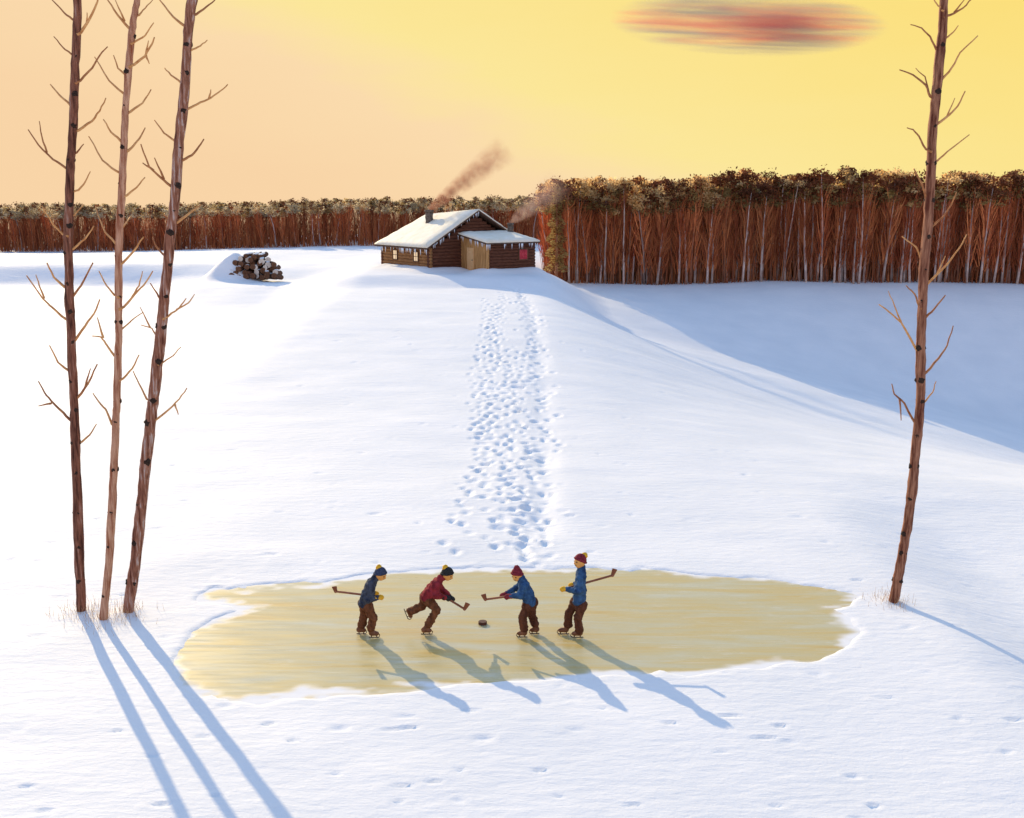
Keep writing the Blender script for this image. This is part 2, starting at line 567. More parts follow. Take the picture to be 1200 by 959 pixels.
def base_height(x, y):
    x = np.asarray(x, float); y = np.asarray(y, float)
    zc = CAB_C.z
    # long rise up to the cabin in the middle, steeper bank further back on the left
    left = sst(-x, 11, 19)
    mid = 0.70 * sst(y, 32, 80) + 0.30 * sst(y, 79.5, 84.0)
    ba = 0.36 - 0.33 * sst(-x, 25, 33)
    bank = ba * sst(y, 78, 90) + (0.64 + 0.24 * sst(-x, 22, 30) - ba) * sst(y, 94.5, 101)
    z = zc * (mid * (1 - left) + bank * left)
    X = 1 - sst((x - 1.8) / (15.0 - 9.0 * sst(y, 55, 84)), 0.0, 1.0)
    X = X * (1 - sst(y, 89, 99) * sst(x, -4, 3))
    z = z * X
    # level ground under the far left wood
    bk = sst(y, 112, 138)
    z = z * (1 - bk) + (1.35 - 0.9 * sst(-x, 18, 66)) * bk
    # hollow on the right
    Fv = sst(y, 21, 60) * (1 - sst(y, 76, 101))
    sx = np.log1p(np.exp(np.clip((x - 3.0) / 1.5, -30, 30))) * 1.5
    sx = np.minimum(sx, 40)
    z = z - 0.25 * sx * Fv
    # right bank beside the single tree
    z = z - 0.55 * sst(x, 8.0, 11.5) * (1 - sst(y, 24, 34))
    # land falls away beyond the woods
    z = z - 0.085 * np.maximum(y - 185, 0)
    return z


def ground(x, y):
    return float(height(np.array([x]), np.array([y]))[0])


def height(x, y):
    z = base_height(x, y)
    far = sst(y, 30, 90)
    # shallow trodden trough of the path from the cabin
    tt = np.clip((y - 24) / 60.0, 0, 1)
    txc = 0.6 + 0.25 * np.sin(tt * 3.0) + 2.4 * tt * (1 - tt) - 0.2 * tt
    z = z - 0.07 * np.exp(-((x - txc) / 0.42) ** 2) * sst(y, 22.5, 25) * (1 - sst(y, 70, 84)) * (1.0 + 1.6 * vnoise(x, y, 1.3, 8))
    z = z + vnoise(x, y, 9, 1) * 0.18 * (0.4 + far) + vnoise(x, y, 3.1, 2) * 0.07 + vnoise(x * 0.5, y, 0.9, 3) * 0.035
    z = z + vnoise(x, y, 24, 6) * 0.35 * far
    sd = poly_sd(x, y, POND) + vnoise(x, y, 0.45, 4) * 0.22 + vnoise(x, y, 0.17, 5) * 0.12
    near = 1 - sst(sd, 0.3, 2.5)
    z = z * (1 - near) - 0.025 * near
    z = np.where(sd < 0.2, z + (-0.13) * sst(-sd, -0.2, 0.25), z)
    for b in TREE_BASES:
        r2 = (x - b.x) ** 2 + (y - b.y) ** 2
        z = z + 0.045 * np.exp(-r2 / 0.10) - 0.01 * np.exp(-r2 / 0.8)
    # snow banked up at the cabin walls
    for (u, v) in ((-.3, 0.3), (-.3, 1.8), (-.3, 3.4), (-.3, 5.0), (-.3, 6.6), (1.0, -.4), (2.3, -.6), (2.7, -3.0), (3.2, -4.2), (4.6, -4.2), (6.0, -4.2), (7.3, -4.1), (7.4, -2.5)):
        wx, wy = cab_world(u, v)
        z = z + 0.30 * np.exp(-((x - wx) ** 2 + (y - wy) ** 2) / 0.9)
    # drift running up the left flank of the woodpile
    for k in range(6):
        t = k / 5
        dx = PILE_C.x - 4.2 + 3.0 * t
        z = z + (0.25 + 0.85 * t) * 0.95 * np.exp(-(((x - dx) / 1.1) ** 2 + ((y - PILE_Y - 1.0) / 1.6) ** 2))
    return z


# footprints -------------------------------------------------------
prints = []
prng = random.Random(3)


def trail_x(y):      # centre of the trodden path as world x at distance y
    t = (y - 24) / 60.0
    return 0.35 + 0.25 * math.sin(t * 3.0) + 1.2 * t * (1 - t) * 2 - 0.2 * t


y = 23.4
while y < 80:
    for k in range(2):
        prints.append((trail_x(y) + prng.gauss(0, 0.40), y + prng.uniform(-.3, .3), prng.uniform(.10, .16) + y * 0.0006, prng.uniform(.14, .22) + y * 0.0012, prng.uniform(.25, .9)))
    y += 0.55
for walk in range(8):
    y = 23.3 + prng.uniform(0, 4)
    x0 = prng.uniform(-1.9, 1.5)
    x1 = trail_x(75) + prng.uniform(-2.6, 0.3)
    yend = prng.uniform(45, 78)
    s = 1
    while y < yend:
        t = (y - 23) / 55
        x = x0 + (x1 - x0) * t ** 0.8 + 0.35 * math.sin(t * 7 + walk * 2) + 0.13 * s
        prints.append((x + prng.gauss(0, .09), y + prng.gauss(0, .08), prng.uniform(.09, .13) + y * 0.0006, prng.uniform(.13, .2) + y * 0.0012, prng.uniform(.3, .9)))
        s = -s
        y += prng.uniform(.6, .85)
# scattered small dents over the field
for k in range(520):
    yy = prng.uniform(13, 60)
    xx = prng.uniform(-0.5, 0.5) * yy
    prints.append((xx, yy, prng.uniform(.08, .22), prng.uniform(.035, .06), prng.uniform(.20, .48)))


def axis(segs):
    out = []
    for a, b, s in segs:
        n = max(1, int(round((b - a) / s)))
        out.extend(np.linspace(a, b, n, endpoint=False).tolist())
    out.append(segs[-1][1])
    return np.array(out)


def geo(a, b, k):
    out = [a]
    while out[-1] < b: out.append(out[-1] * (1 + k))
    out[-1] = b
    return np.array(out)


gx = axis([(-1500, -300, 100), (-300, -120, 15), (-120, -40, 2.0), (-40, -12, 0.35), (-12, -7.5, 0.12), (-7.5, 8.0, 0.075), (8.0, 13, 0.14), (13, 45, 0.45), (45, 120, 2.0), (120, 300, 15), (300, 1500, 100)])
gy = np.concatenate([axis([(-400, -40, 40), (-40, 4, 2.0), (4, 11, 0.3)])[:-1], geo(11, 112, 0.0040), geo(112, 260, 0.012)[1:], geo(260, 2600, 0.08)[1:]])
GX, GY = np.meshgrid(gx, gy, indexing='xy')
GZ = height(GX, GY)
for (px_, py_, rx, ry, dep) in prints:
    i0, i1 = np.searchsorted(gx, px_ - 3 * rx), np.searchsorted(gx, px_ + 3 * rx)
    j0, j1 = np.searchsorted(gy, py_ - 3 * ry), np.searchsorted(gy, py_ + 3 * ry)
    if i1 <= i0 or j1 <= j0: continue
    if poly_sd(np.array([px_]), np.array([py_]), POND)[0] < 0.15: continue
    X_, Y_ = GX[j0:j1, i0:i1], GY[j0:j1, i0:i1]
    r = np.sqrt(((X_ - px_) / rx) ** 2 + ((Y_ - py_) / ry) ** 2)
    GZ[j0:j1, i0:i1] += dep * 0.095 * (-(1 - sst(r, 0.25, 1.25)) + 0.20 * np.exp(-((r - 1.35) / 0.35) ** 2))
ny, nx = GX.shape
me = bpy.data.meshes.new('snow_field')
V = np.stack([GX, GY, GZ], -1).reshape(-1, 3).astype(np.float32)
ii = np.arange(nx * ny).reshape(ny, nx)
Q = np.stack([ii[:-1, :-1], ii[:-1, 1:], ii[1:, 1:], ii[1:, :-1]], -1).reshape(-1, 4)
me.vertices.add(len(V)); me.vertices.foreach_set('co', V.ravel())
me.loops.add(Q.size); me.loops.foreach_set('vertex_index', Q.ravel().astype(np.int32))
me.polygons.add(len(Q)); me.polygons.foreach_set('loop_start', np.arange(0, Q.size, 4, dtype=np.int32))
me.polygons.foreach_set('use_smooth', np.ones(len(Q), bool))
me.update(calc_edges=True)
me.materials.append(M['snow'])
gnd = bpy.data.objects.new('snow_field', me)
COL.objects.link(gnd)
tag(gnd, kind='structure')

# ice: one sheet running under the snow's edge
mb = MB()
lo_, hi_ = POND.min(0) - .7, POND.max(0) + .7
ix = np.arange(lo_[0], hi_[0], .07); iy = np.arange(lo_[1], hi_[1], .05)
IX, IY = np.meshgrid(ix, iy, indexing='xy')
ISD = poly_sd(IX, IY, POND)
keep = ISD < .55
cell = keep[:-1, :-1] & keep[1:, :-1] & keep[:-1, 1:] & keep[1:, 1:]
num = np.arange(IX.size).reshape(IX.shape)
fq = np.stack([num[:-1, :-1][cell], num[:-1, 1:][cell], num[1:, 1:][cell], num[1:, :-1][cell]], 1)
used = np.unique(fq)
remap = -np.ones(IX.size, int); remap[used] = np.arange(len(used))
mb.v = [(float(a), float(b), ICE_Z) for a, b in zip(IX.ravel()[used], IY.ravel()[used])]
mb.f = [tuple(q) for q in remap[fq].tolist()]
mb.m = [0] * len(mb.f)
# how much blown snow lies on the ice: a ragged strip along the banks
nse = vnoise(IX * .45, IY, .33, 12) * .55 + vnoise(IX * .6, IY, .12, 13) * .3 + vnoise(IX, IY, 1.1, 14) * .45
DUST = sst(ISD + nse * .9, -.20, .12).ravel()[used]
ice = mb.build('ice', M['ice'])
at_ = ice.data.attributes.new('snow_dust', 'FLOAT', 'POINT')
at_.data.foreach_set('value', DUST.astype(np.float32))
tag(ice, kind='structure')

# ------------------------------------------------------------------ the four birches
T1 = dict(tr=[(91, 0), (90, 40), (88, 75), (87, 110), (86, 140), (84, 170), (82, 205), (81, 240), (80, 265), (80, 290), (81, 315), (81, 350), (83, 380), (84, 420), (86, 455), (87, 480), (88, 510), (89, 545), (91, 580), (92, 620), (93, 660), (95, 700), (95, 724)],
          w=(4.6, 5.6), top=(96, -230), br=[
    [(85, 23), (75, 15), (61, 0)], [(95, 38), (105, 22), (113, 5), (116, -4), '|', (101, 30), (102, 15)], [(84, 64), (73, 55), (63, 43)],
    [(94, 95), (108, 80), (117, 65), (126, 55)], [(83, 124), (70, 112), (59, 99)], [(92, 153), (108, 142), (117, 130), (124, 115)],
    [(77, 197), (62, 187), (45, 170), (33, 152), '|', (55, 179), (49, 160), (46, 142)], [(90, 179), (98, 169)], [(92, 223), (100, 213), (106, 201)],
    [(73, 274), (62, 263), (50, 243)], [(87, 252), (98, 240)], [(87, 291), (100, 280), (110, 265)], [(75, 336), (63, 325), (55, 308)], [(85, 348), (95, 335), (109, 308)],
    [(77, 374), (63, 362), (50, 350), (31, 323), '|', (52, 350), (46, 335), (42, 322)], [(88, 399), (100, 382), (110, 368), (117, 351)], [(80, 434), (68, 425), (58, 405)],
    [(91, 466), (103, 450), (114, 427), '|', (100, 454), (106, 432)], [(82, 492), (70, 480), (60, 470), (52, 460), (45, 447), '|', (60, 473), (45, 476)], [(96, 518), (105, 510), (113, 497)]])
T2 = dict(tr=[(161, 0), (157, 20), (155, 35), (152, 65), (150, 90), (148, 115), (146, 150), (145, 180), (143, 215), (142, 240), (140, 265), (139, 300), (139, 340), (139, 370), (139, 400), (138, 430), (137, 470), (136, 485), (135, 520), (133, 560), (131, 600), (129, 640), (126, 680), (122, 715), (121, 734)],
          w=(3.6, 4.8), top=(192, -220), br=[
    [(151, 33), (138, 18), (126, 0), '|', (146, 25), (135, 0)], [(163, 18), (170, 10), (179, 0)], [(158, 49), (170, 42), (180, 27)], [(146, 87), (138, 80), (133, 65)],
    [(157, 76), (170, 66), (178, 52), (181, 44), '|', (171, 65), (174, 48), '|', (171, 65), (175, 75)], [(144, 109), (128, 95), (111, 67)], [(153, 131), (167, 121), (177, 105)],
    [(141, 165), (130, 155), (121, 140)], [(150, 177), (163, 163), (170, 150)], [(137, 201), (120, 188), (104, 160)], [(149, 229), (160, 220), (170, 208)],
    [(135, 285), (123, 272), (112, 243)], [(143, 268), (152, 255)], [(144, 308), (158, 293), (168, 278)], [(134, 346), (125, 335), (116, 318)],
    [(145, 360), (158, 345), (168, 335), (179, 318), '|', (155, 348), (163, 335), (167, 318)], [(145, 384), (155, 375), (168, 366)],
    [(134, 417), (124, 403), (118, 395), (108, 394), '|', (121, 396), (114, 372)], [(144, 444), (155, 432), (163, 416)], [(131, 497), (124, 480), (115, 470), (109, 461)]])
T3 = dict(tr=[(225, 0), (221, 30), (219, 60), (217, 95), (214, 130), (210, 165), (207, 200), (205, 235), (203, 250), (199, 280), (197, 310), (193, 340), (191, 365), (188, 400), (184, 430), (180, 465), (178, 480), (175, 510), (170, 550), (166, 590), (162, 625), (158, 665), (152, 700), (149, 724)],
          w=(5.2, 6.6), top=(246, -230), br=[
    [(214, 29), (203, 20), (187, 0)], [(230, 17), (242, 8), (252, 0)], [(226, 58), (235, 54), (243, 47)], [(212, 97), (200, 88), (193, 80)],
    [(222, 127), (235, 120), (247, 115), (258, 107), (267, 99), '|', (245, 116), (247, 105)], [(206, 166), (192, 156), (181, 141)], [(214, 188), (225, 182), (233, 172), (239, 163)],
    [(200, 218), (188, 208), (175, 196), (165, 169), '|', (180, 200), (167, 191), '|', (192, 210), (181, 185)], [(209, 260), (222, 250), (236, 240)],
    [(192, 299), (183, 289), (179, 278)], [(188, 351), (182, 341), (176, 332)], [(197, 371), (210, 361), (218, 350), '|', (207, 363), (221, 355), (228, 345)],
    [(184, 394), (178, 385), (165, 381), '|', (176, 384), (164, 360)], [(191, 425), (203, 417), (212, 407)], [(172, 468), (163, 450), (156, 435)],
    [(183, 492), (198, 480), (210, 468), (219, 455), '|', (205, 474), (209, 486)]])
T4 = dict(tr=[(1106, 0), (1105, 30), (1102, 60), (1098, 100), (1095, 130), (1092, 165), (1091, 200), (1089, 235), (1087, 270), (1084, 300), (1082, 330), (1081, 360), (1079, 400), (1079, 430), (1079, 460), (1078, 480), (1075, 510), (1072, 540), (1070, 565), (1067, 590), (1063, 620), (1059, 640), (1054, 670), (1050, 690), (1045, 711)],
          w=(4.8, 5.8), top=(1122, -230), br=[
    [(1103, 10), (1098, 5), (1091, -6)], [(1113, 18), (1128, 10), (1140, -2), '|', (1118, 15), (1130, 0)], [(1097, 58), (1090, 43), (1080, 33), (1067, 29)], [(1110, 44), (1117, 38), (1123, 30)],
    [(1104, 93), (1115, 80), (1125, 62), (1146, 42)], [(1090, 113), (1085, 100), (1070, 88), (1054, 82), '|', (1088, 108), (1084, 90), (1073, 80)],
    [(1099, 145), (1112, 135), (1122, 125), (1131, 107), '|', (1110, 136), (1119, 115)], [(1085, 175), (1077, 160), (1070, 152), (1063, 150)], [(1097, 190), (1110, 178), (1136, 158)],
    [(1085, 232), (1080, 215), (1071, 198)], [(1093, 265), (1105, 255), (1115, 240), (1121, 225)], [(1082, 310), (1074, 290), (1057, 277)],
    [(1086, 334), (1110, 310), (1125, 290), (1133, 275), '|', (1098, 322), (1108, 300)], [(1077, 359), (1072, 345), (1062, 335)], [(1085, 372), (1095, 362), (1108, 346)],
    [(1075, 412), (1063, 390), (1056, 378), (1041, 365), (1030, 357), '|', (1056, 377), (1048, 358), (1041, 341)], [(1085, 437), (1100, 420), (1110, 405), (1117, 382)],
    [(1083, 472), (1093, 460), (1097, 447)], [(1073, 497), (1060, 473), (1048, 462), (1045, 450), '|', (1054, 467), (1056, 493)]])


def birch(T, base, label, bark, branch, rnd):
    Y0 = base.y
    root = empty('birch_tree', (base.x, base.y, ground(base.x, base.y)))
    tag(root, label, 'tree', 'slender birch trees by the pond')
    org = Vector(root.location)
    lean = rnd.uniform(-0.25, 0.1)
    ybase = T['tr'][-1][1]
    dep = lambda py: Y0 + lean * max(0.0, (ybase - py) / 720.0)
    tr = list(T['tr'])
    x0, y0 = tr[0]
    tx, ty = T['top']
    ext = [(x0 + (tx - x0) * t + rnd.uniform(-2, 2), y0 + (ty - y0) * t) for t in (1.0, .8, .6, .4, .2)]
    pts = ext + tr
    sc = lambda py: dep(py) / F * 1.03
    P, R = [], []
    n = len(pts)
    for i, (a, b) in enumerate(pts):
        P.append(PY(a, b, dep(b)) - org)
        if i < 5: w = T['w'][0] * (0.25 + 0.75 * i / 5)
        else: w = T['w'][0] + (T['w'][1] - T['w'][0]) * (i - 5) / (n - 6)
        R.append(w * sc(b) * rnd.uniform(0.93, 1.08))
    P[-1].z = min(P[-1].z, -0.25)
    # resample for a smooth, slightly irregular stem
    PP, RR = [], []
    for i in range(n - 1):
        m = 4
        for k in range(m):
            t = k / m
            PP.append(P[i].lerp(P[i + 1], t) + Vector((rnd.uniform(-1, 1), rnd.uniform(-1, 1), 0)) * 0.006)
            RR.append((R[i] * (1 - t) + R[i + 1] * t) * rnd.uniform(0.96, 1.05))
    PP.append(P[-1]); RR.append(R[-1] * 1.08)
    PP.reverse(); RR.reverse()
    tb = MB()
    tb.tube(PP, RR, 12, 0, wob=0.035)
    # dark knots on the bark, facing all ways
    k = 6
    while k < len(PP) - 24:
        a = rnd.uniform(-0.9, 0.9) - math.pi / 2
        for aa in (a, a + rnd.uniform(1.6, 4.6)):
            c = PP[k] + Vector((math.cos(aa), math.sin(aa), 0)) * RR[k] * 0.52
            s = rnd.uniform(0.6, 1.0)
            tb.ball(c, (RR[k] * 0.78 * s, RR[k] * 0.78 * s, RR[k] * 0.86 * s), 1, 9, 7, noise=0.18)
        k += rnd.choice((4, 5, 5, 6))
    tb.build('trunk', [M[bark], M['knot']], root, True)
    extra = []
    for e in range(9):       # boughs above the picture
        t = rnd.uniform(0.1, 0.9)
        bx, by = x0 + (tx - x0) * t, y0 + (ty - y0) * t
        s = rnd.choice((-1, 1))
        extra.append([(bx, by), (bx + s * rnd.uniform(8, 16), by - rnd.uniform(8, 14)), (bx + s * rnd.uniform(18, 30), by - rnd.uniform(26, 40))])
    for bi, br in enumerate(T['br'] + extra):
        segs = [[]]
        for q in br:
            if q == '|': segs.append([])
            else: segs[-1].append(q)
        bm = MB()
        dy = rnd.uniform(-0.55, 0.55)
        main = segs[0]
        full = math.hypot(main[-1][0] - main[0][0], main[-1][1] - main[0][1])
        # start inside the trunk
        def trunk_x(py):
            for i in range(len(pts) - 1):
                if pts[i][1] <= py <= pts[i + 1][1]:
                    t = (py - pts[i][1]) / (pts[i + 1][1] - pts[i][1])
                    return pts[i][0] + (pts[i + 1][0] - pts[i][0]) * t
            return main[0][0]
        for si, s in enumerate(segs):
            if si == 0: s = [(trunk_x(min(s[0][1] + 3, 720)), s[0][1] + 3)] + s
            # subdivide
            q = []
            for i in range(len(s) - 1):
                for k in range(3):
                    t = k / 3
                    q.append((s[i][0] + (s[i + 1][0] - s[i][0]) * t + (rnd.uniform(-.5, .5) if k else 0), s[i][1] + (s[i + 1][1] - s[i][1]) * t + (rnd.uniform(-.5, .5) if k else 0)))
            q.append(s[-1])
            pp, rr = [], []
            w0 = (1.75 if full > 32 else 1.45) * rnd.uniform(.85, 1.15)
            if si: w0 *= 0.72
            for i, (a, b) in enumerate(q):
                d = min(1.0, math.hypot(a - main[0][0], b - main[0][1]) / max(full, 1))
                pp.append(PY(a, b, dep(b) + dy * d) - org)
                rr.append(w0 * sc(b) * (1 - 0.62 * i / (len(q) - 1)))
            bm.tube(pp, rr, 6, 0)
        bm.build('branch', M[rnd.choice(branch)], root, True)
    return root


rr = random.Random(5)
birch(T1, TREE_BASES[0], 'dark reddish birch with a nearly straight trunk, leftmost of the three growing together', 'bark_dark', ['branch', 'branch_dark'], rr)
birch(T2, TREE_BASES[1], 'thinnest and palest birch, middle one of the three growing together left of the pond', 'bark_pale', ['branch'], rr)
birch(T3, TREE_BASES[2], 'thick birch leaning right at the top, nearest the pond of the three growing together', 'bark_grey', ['branch', 'branch_dark'], rr)
birch(T4, TREE_BASES[3], 'lone birch with a bent foot standing right of the frozen pond', 'bark', ['branch', 'branch_dark'], rr)

# dry grass poking from the snow at the trunks
gb = MB()
for b in TREE_BASES:
    for k in range(90):
        a = random.uniform(0, 2 * math.pi); r = abs(random.gauss(0, .28)) + .1
        x, y = b.x + math.cos(a) * r, b.y + math.sin(a) * r
        z = ground(x, y)
        h = random.uniform(.05, .20)
        q = Vector((x + random.gauss(0, .05), y + random.gauss(0, .05), z + h))
        gb.prism((x, y, z - .05), q, .004, .0015, 3)
tag(gb.build('dry_grass', M['grass']), 'tan dry grass blades poking from the snow round the birch trunks', 'grass', kind='stuff')

# ------------------------------------------------------------------ cabin
cabin = empty('log_cabin', (CAB_C.x, CAB_C.y, CAB_C.z - 0.12), CAB_A)
tag(cabin, 'low brown log cabin with snow covered gable roof and a lean-to porch', 'cabin')
GW, SL, EH, PH = 8.6, 7.6, 2.0, 4.55      # gable width, side length, eave height, peak height


def wood_wall(name, m, p0, p1, z0, z1, r, parent, topf=None, ext=0.18):
    """stack of logs between two plan points; topf(frac)->max height for gables"""
    w = MB()
    p0, p1 = Vector((*p0, 0)), Vector((*p1, 0))
    L = (p1 - p0).length
    d = (p1 - p0) / L
    z = z0 + r
    while z < z1:
        a, b = 0.0, L
        if topf:
            ts = [i / 60 for i in range(61) if topf(i / 60) > z + r * 0.7]
            if len(ts) < 3: break
            a, b = ts[0] * L, ts[-1] * L
        e = ext if not topf or z < EH else 0
        n = 9
        pts = [p0 + d * (a - e + (b - a + 2 * e) * i / (n - 1)) + Vector((0, 0, z + random.uniform(-.012, .012))) for i in range(n)]
        w.tube(pts, [r * random.uniform(.98, 1.1) for _ in pts], 10, 0)
        z += r * 1.86
    return w.build(name, m, parent, True)


gable = lambda t: EH + (PH - EH) * (1 - abs(2 * t - 1))
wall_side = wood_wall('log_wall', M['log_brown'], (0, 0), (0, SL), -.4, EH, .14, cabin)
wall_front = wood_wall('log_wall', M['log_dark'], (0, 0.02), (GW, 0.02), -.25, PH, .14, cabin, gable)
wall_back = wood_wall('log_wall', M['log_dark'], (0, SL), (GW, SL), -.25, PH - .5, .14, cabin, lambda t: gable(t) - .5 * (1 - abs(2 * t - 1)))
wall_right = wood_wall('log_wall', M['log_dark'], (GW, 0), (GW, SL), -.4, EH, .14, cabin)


def slab(verts4, th, sub=1, edge=0.0, noise=0.0):
    """a slab standing on a quad (u along eave, v up the slope), optionally puffed like snow"""
    A, B, C, D = [Vector(p) for p in verts4]
    n = (B - A).cross(D - A).normalized()
    if n.z < 0: n = -n
    m = MB()
    N = sub
    top, bot = {}, {}
    vs = []
    for i in range(N + 1):
        for j in range(N + 1):
            s, t = i / N, j / N
            p = A.lerp(B, s).lerp(D.lerp(C, s), t)
            e = min(s, 1 - s, t, 1 - t)
            k = 1.0 if edge == 0 else 0.35 + 0.65 * min(1.0, e / edge) ** 0.5
            h = th * k + (random.uniform(-noise, noise) if noise else 0)
            top[i, j] = len(vs); vs.append(p + n * h)
    for i in range(N + 1):
        for j in range(N + 1):
            s, t = i / N, j / N
            bot[i, j] = len(vs); vs.append(A.lerp(B, s).lerp(D.lerp(C, s), t))
    fs = []
    for i in range(N):
        for j in range(N):
            fs.append((top[i, j], top[i + 1, j], top[i + 1, j + 1], top[i, j + 1]))
            fs.append((bot[i, j + 1], bot[i + 1, j + 1], bot[i + 1, j], bot[i, j]))
    for i in range(N):
        fs += [(bot[i, 0], bot[i + 1, 0], top[i + 1, 0], top[i, 0]), (top[i, N], top[i + 1, N], bot[i + 1, N], bot[i, N]),
               (top[0, i], top[0, i + 1], bot[0, i + 1], bot[0, i]), (bot[N, i], bot[N, i + 1], top[N, i + 1], top[N, i])]
    m.add(vs, fs)
    return m


ov, ve = 0.55, 0.5       # eave and gable overhang
sl = (PH - EH) / (GW / 2)
drop = 0.55              # the ridge sags toward the back
eA = (-ov, -ve, EH - sl * ov + .14); eB = (-ov, SL + ve, EH - sl * ov + .10)
rA = (GW / 2, -ve, PH + .14); rB = (GW / 2, SL + ve - .4, PH + .14 - drop)
fA = (GW + ov, -ve, EH - sl * ov + .14); fB = (GW + ov, SL + ve, EH - sl * ov + .10)
up = lambda p, h=.13: (p[0], p[1], p[2] + h)
for q in ((eA, eB, rB, rA), (fB, fA, rA, rB)):
    rf = slab(q, 0.11).build('roof', M['roof_wood'], cabin)
    q2 = [up(p, .14) for p in q]
    slab(q2, 0.26, 16, 0.12, 0.022).build('roof_snow', M['roof_snow'], rf, True)

# lean-to porch at the gable
U0, U1, V0 = 2.9, 7.3, -3.85
AH = 2.25
porch_l = MB()
nb = 13
for k in range(nb):
    v = V0 + (0 - V0) * (k + .5) / nb - .02
    top_ = AH + .02 + .6 * (v - V0) / 3.85
    porch_l.box((U0 + random.uniform(-.012, .012), v, (top_ - .4) / 2), (.06, 3.8 / nb - .015, top_ + .4))
porch_l.build('plank_wall', M['plank'], cabin)
wood_wall('log_wall', M['log_dark'], (U0 + .12, V0), (U1, V0), -.4, AH, .13, cabin, ext=.05)
wood_wall('log_wall', M['log_dark'], (U1, V0), (U1, -.2), -.4, AH + .6, .13, cabin, lambda t: AH + .1 + .6 * t, ext=.05)
cp_ = MB()
cp_.box((U0, V0, AH / 2 - .05), (.18, .18, AH + .5))
bevel(cp_.build('corner_post', M['plank'], cabin), .02)
dr = MB()
for k in range(4):
    dr.box((U0 - .07, V0 + 2.35 + (k - 1.5) * .235, .96), (.06, .225, 1.95))
dr.box((U0 - .115, V0 + 2.35, 1.6), (.03, .85, .12)); dr.box((U0 - .115, V0 + 2.35, .35), (.03, .85, .12))
door = dr.build('door', M['door'], cabin)
hd = MB(); hd.ball((U0 - .14, V0 + 2.02, .98), .045, 0)
hd.build('handle', M['pipe'], door, True)
q = ((U0 - .35, V0 - .4, AH + .02), (U1 + .3, V0 - .4, AH + .02), (U1 + .3, .0, AH + .62), (U0 - .35, .0, AH + .62))
rf = slab(q, 0.1).build('porch_roof', M['roof_wood'], cabin)
slab([up(p, .12) for p in q], 0.28, 14, 0.14, 0.025).build('roof_snow', M['roof_snow'], rf, True)

# windows in the side wall
for v in (1.9, 5.3):
    f = MB()
    for s in (-1, 1):
        f.box((-.17, v + s * .36, 1.18), (.1, .08, .86)); f.box((-.17, v, 1.18 + s * .39), (.11, .64, .08))
    f.box((-.16, v, 1.18), (.05, .04, .7)); f.box((-.165, v, 1.18), (.05, .64, .04))
    fo = bevel(f.build('window', M['frame'], cabin), .01)
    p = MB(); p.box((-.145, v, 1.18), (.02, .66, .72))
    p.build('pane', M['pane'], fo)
# small window with a red curtain in the porch's log wall
f = MB()
for s in (-1, 1):
    f.box((6.15 + s * .40, V0 - .15, 1.42), (.07, .1, .86)); f.box((6.15, V0 - .15, 1.42 + s * .41), (.73, .11, .07))
fo = bevel(f.build('window', M['frame'], cabin), .01)
p = MB()
for k in range(8):
    p.tube([(6.15 - .33 + .095 * k, V0 - .15, 1.04), (6.15 - .33 + .095 * k, V0 - .15, 1.80)], [.055, .05], 8)
p.build('curtain', M['red'], fo, True)


def chimney(name, u, v, z0, z1, w, parent):
    c = MB()
    pts = [(u + random.uniform(-.02, .02), v + random.uniform(-.02, .02), z0 + (z1 - z0) * i / 8) for i in range(9)]
    c.tube(pts, [w * random.uniform(.95, 1.07) for _ in pts], 12, 0, wob=.05)
    c.tube([(u, v, z1 - .12), (u, v, z1 + .04)], [w * 1.22, w * 1.18], 12, 0)
    return c.build(name, M['pipe'], parent, True)


CH1 = (2.55, 4.3)
CH2 = (6.9, -1.2)
chimney('chimney', CH1[0], CH1[1], 2.6, 4.75, .34, cabin)
chimney('stovepipe', CH2[0], CH2[1], 2.4, 3.75, .24, cabin)

# icicles under the eaves
ime = MB()
ime.tube([(0, 0, 0), (0, 0, -.5), (0, 0, -1)], [.13, .07, .01], 6)
icm = ime.mesh('icicle', M['icicle'], True)
spots = []
for k in range(34):
    t = random.random(); spots.append(Vector(eA).lerp(Vector(eB), t) + Vector((.02, 0, .02)))
for k in range(20):
    t = random.random(); spots.append(Vector(q[0]).lerp(Vector(q[1]), t) + Vector((0, .02, .02)))
for k in range(14):
    t = random.random(); spots.append(Vector(q[0]).lerp(Vector(q[3]), t) + Vector((.02, 0, .02)))
for k in range(22):
    t = random.random(); spots.append(Vector(eA).lerp(Vector(rA), t) + Vector((0, .02, .02)))
for p in spots:
    o = bpy.data.objects.new('icicle', icm)
    COL.objects.link(o); o.parent = cabin; o.location = p
    s = random.uniform(.15, .5)
    o.scale = (s * .6 + .1, s * .6 + .1, s)

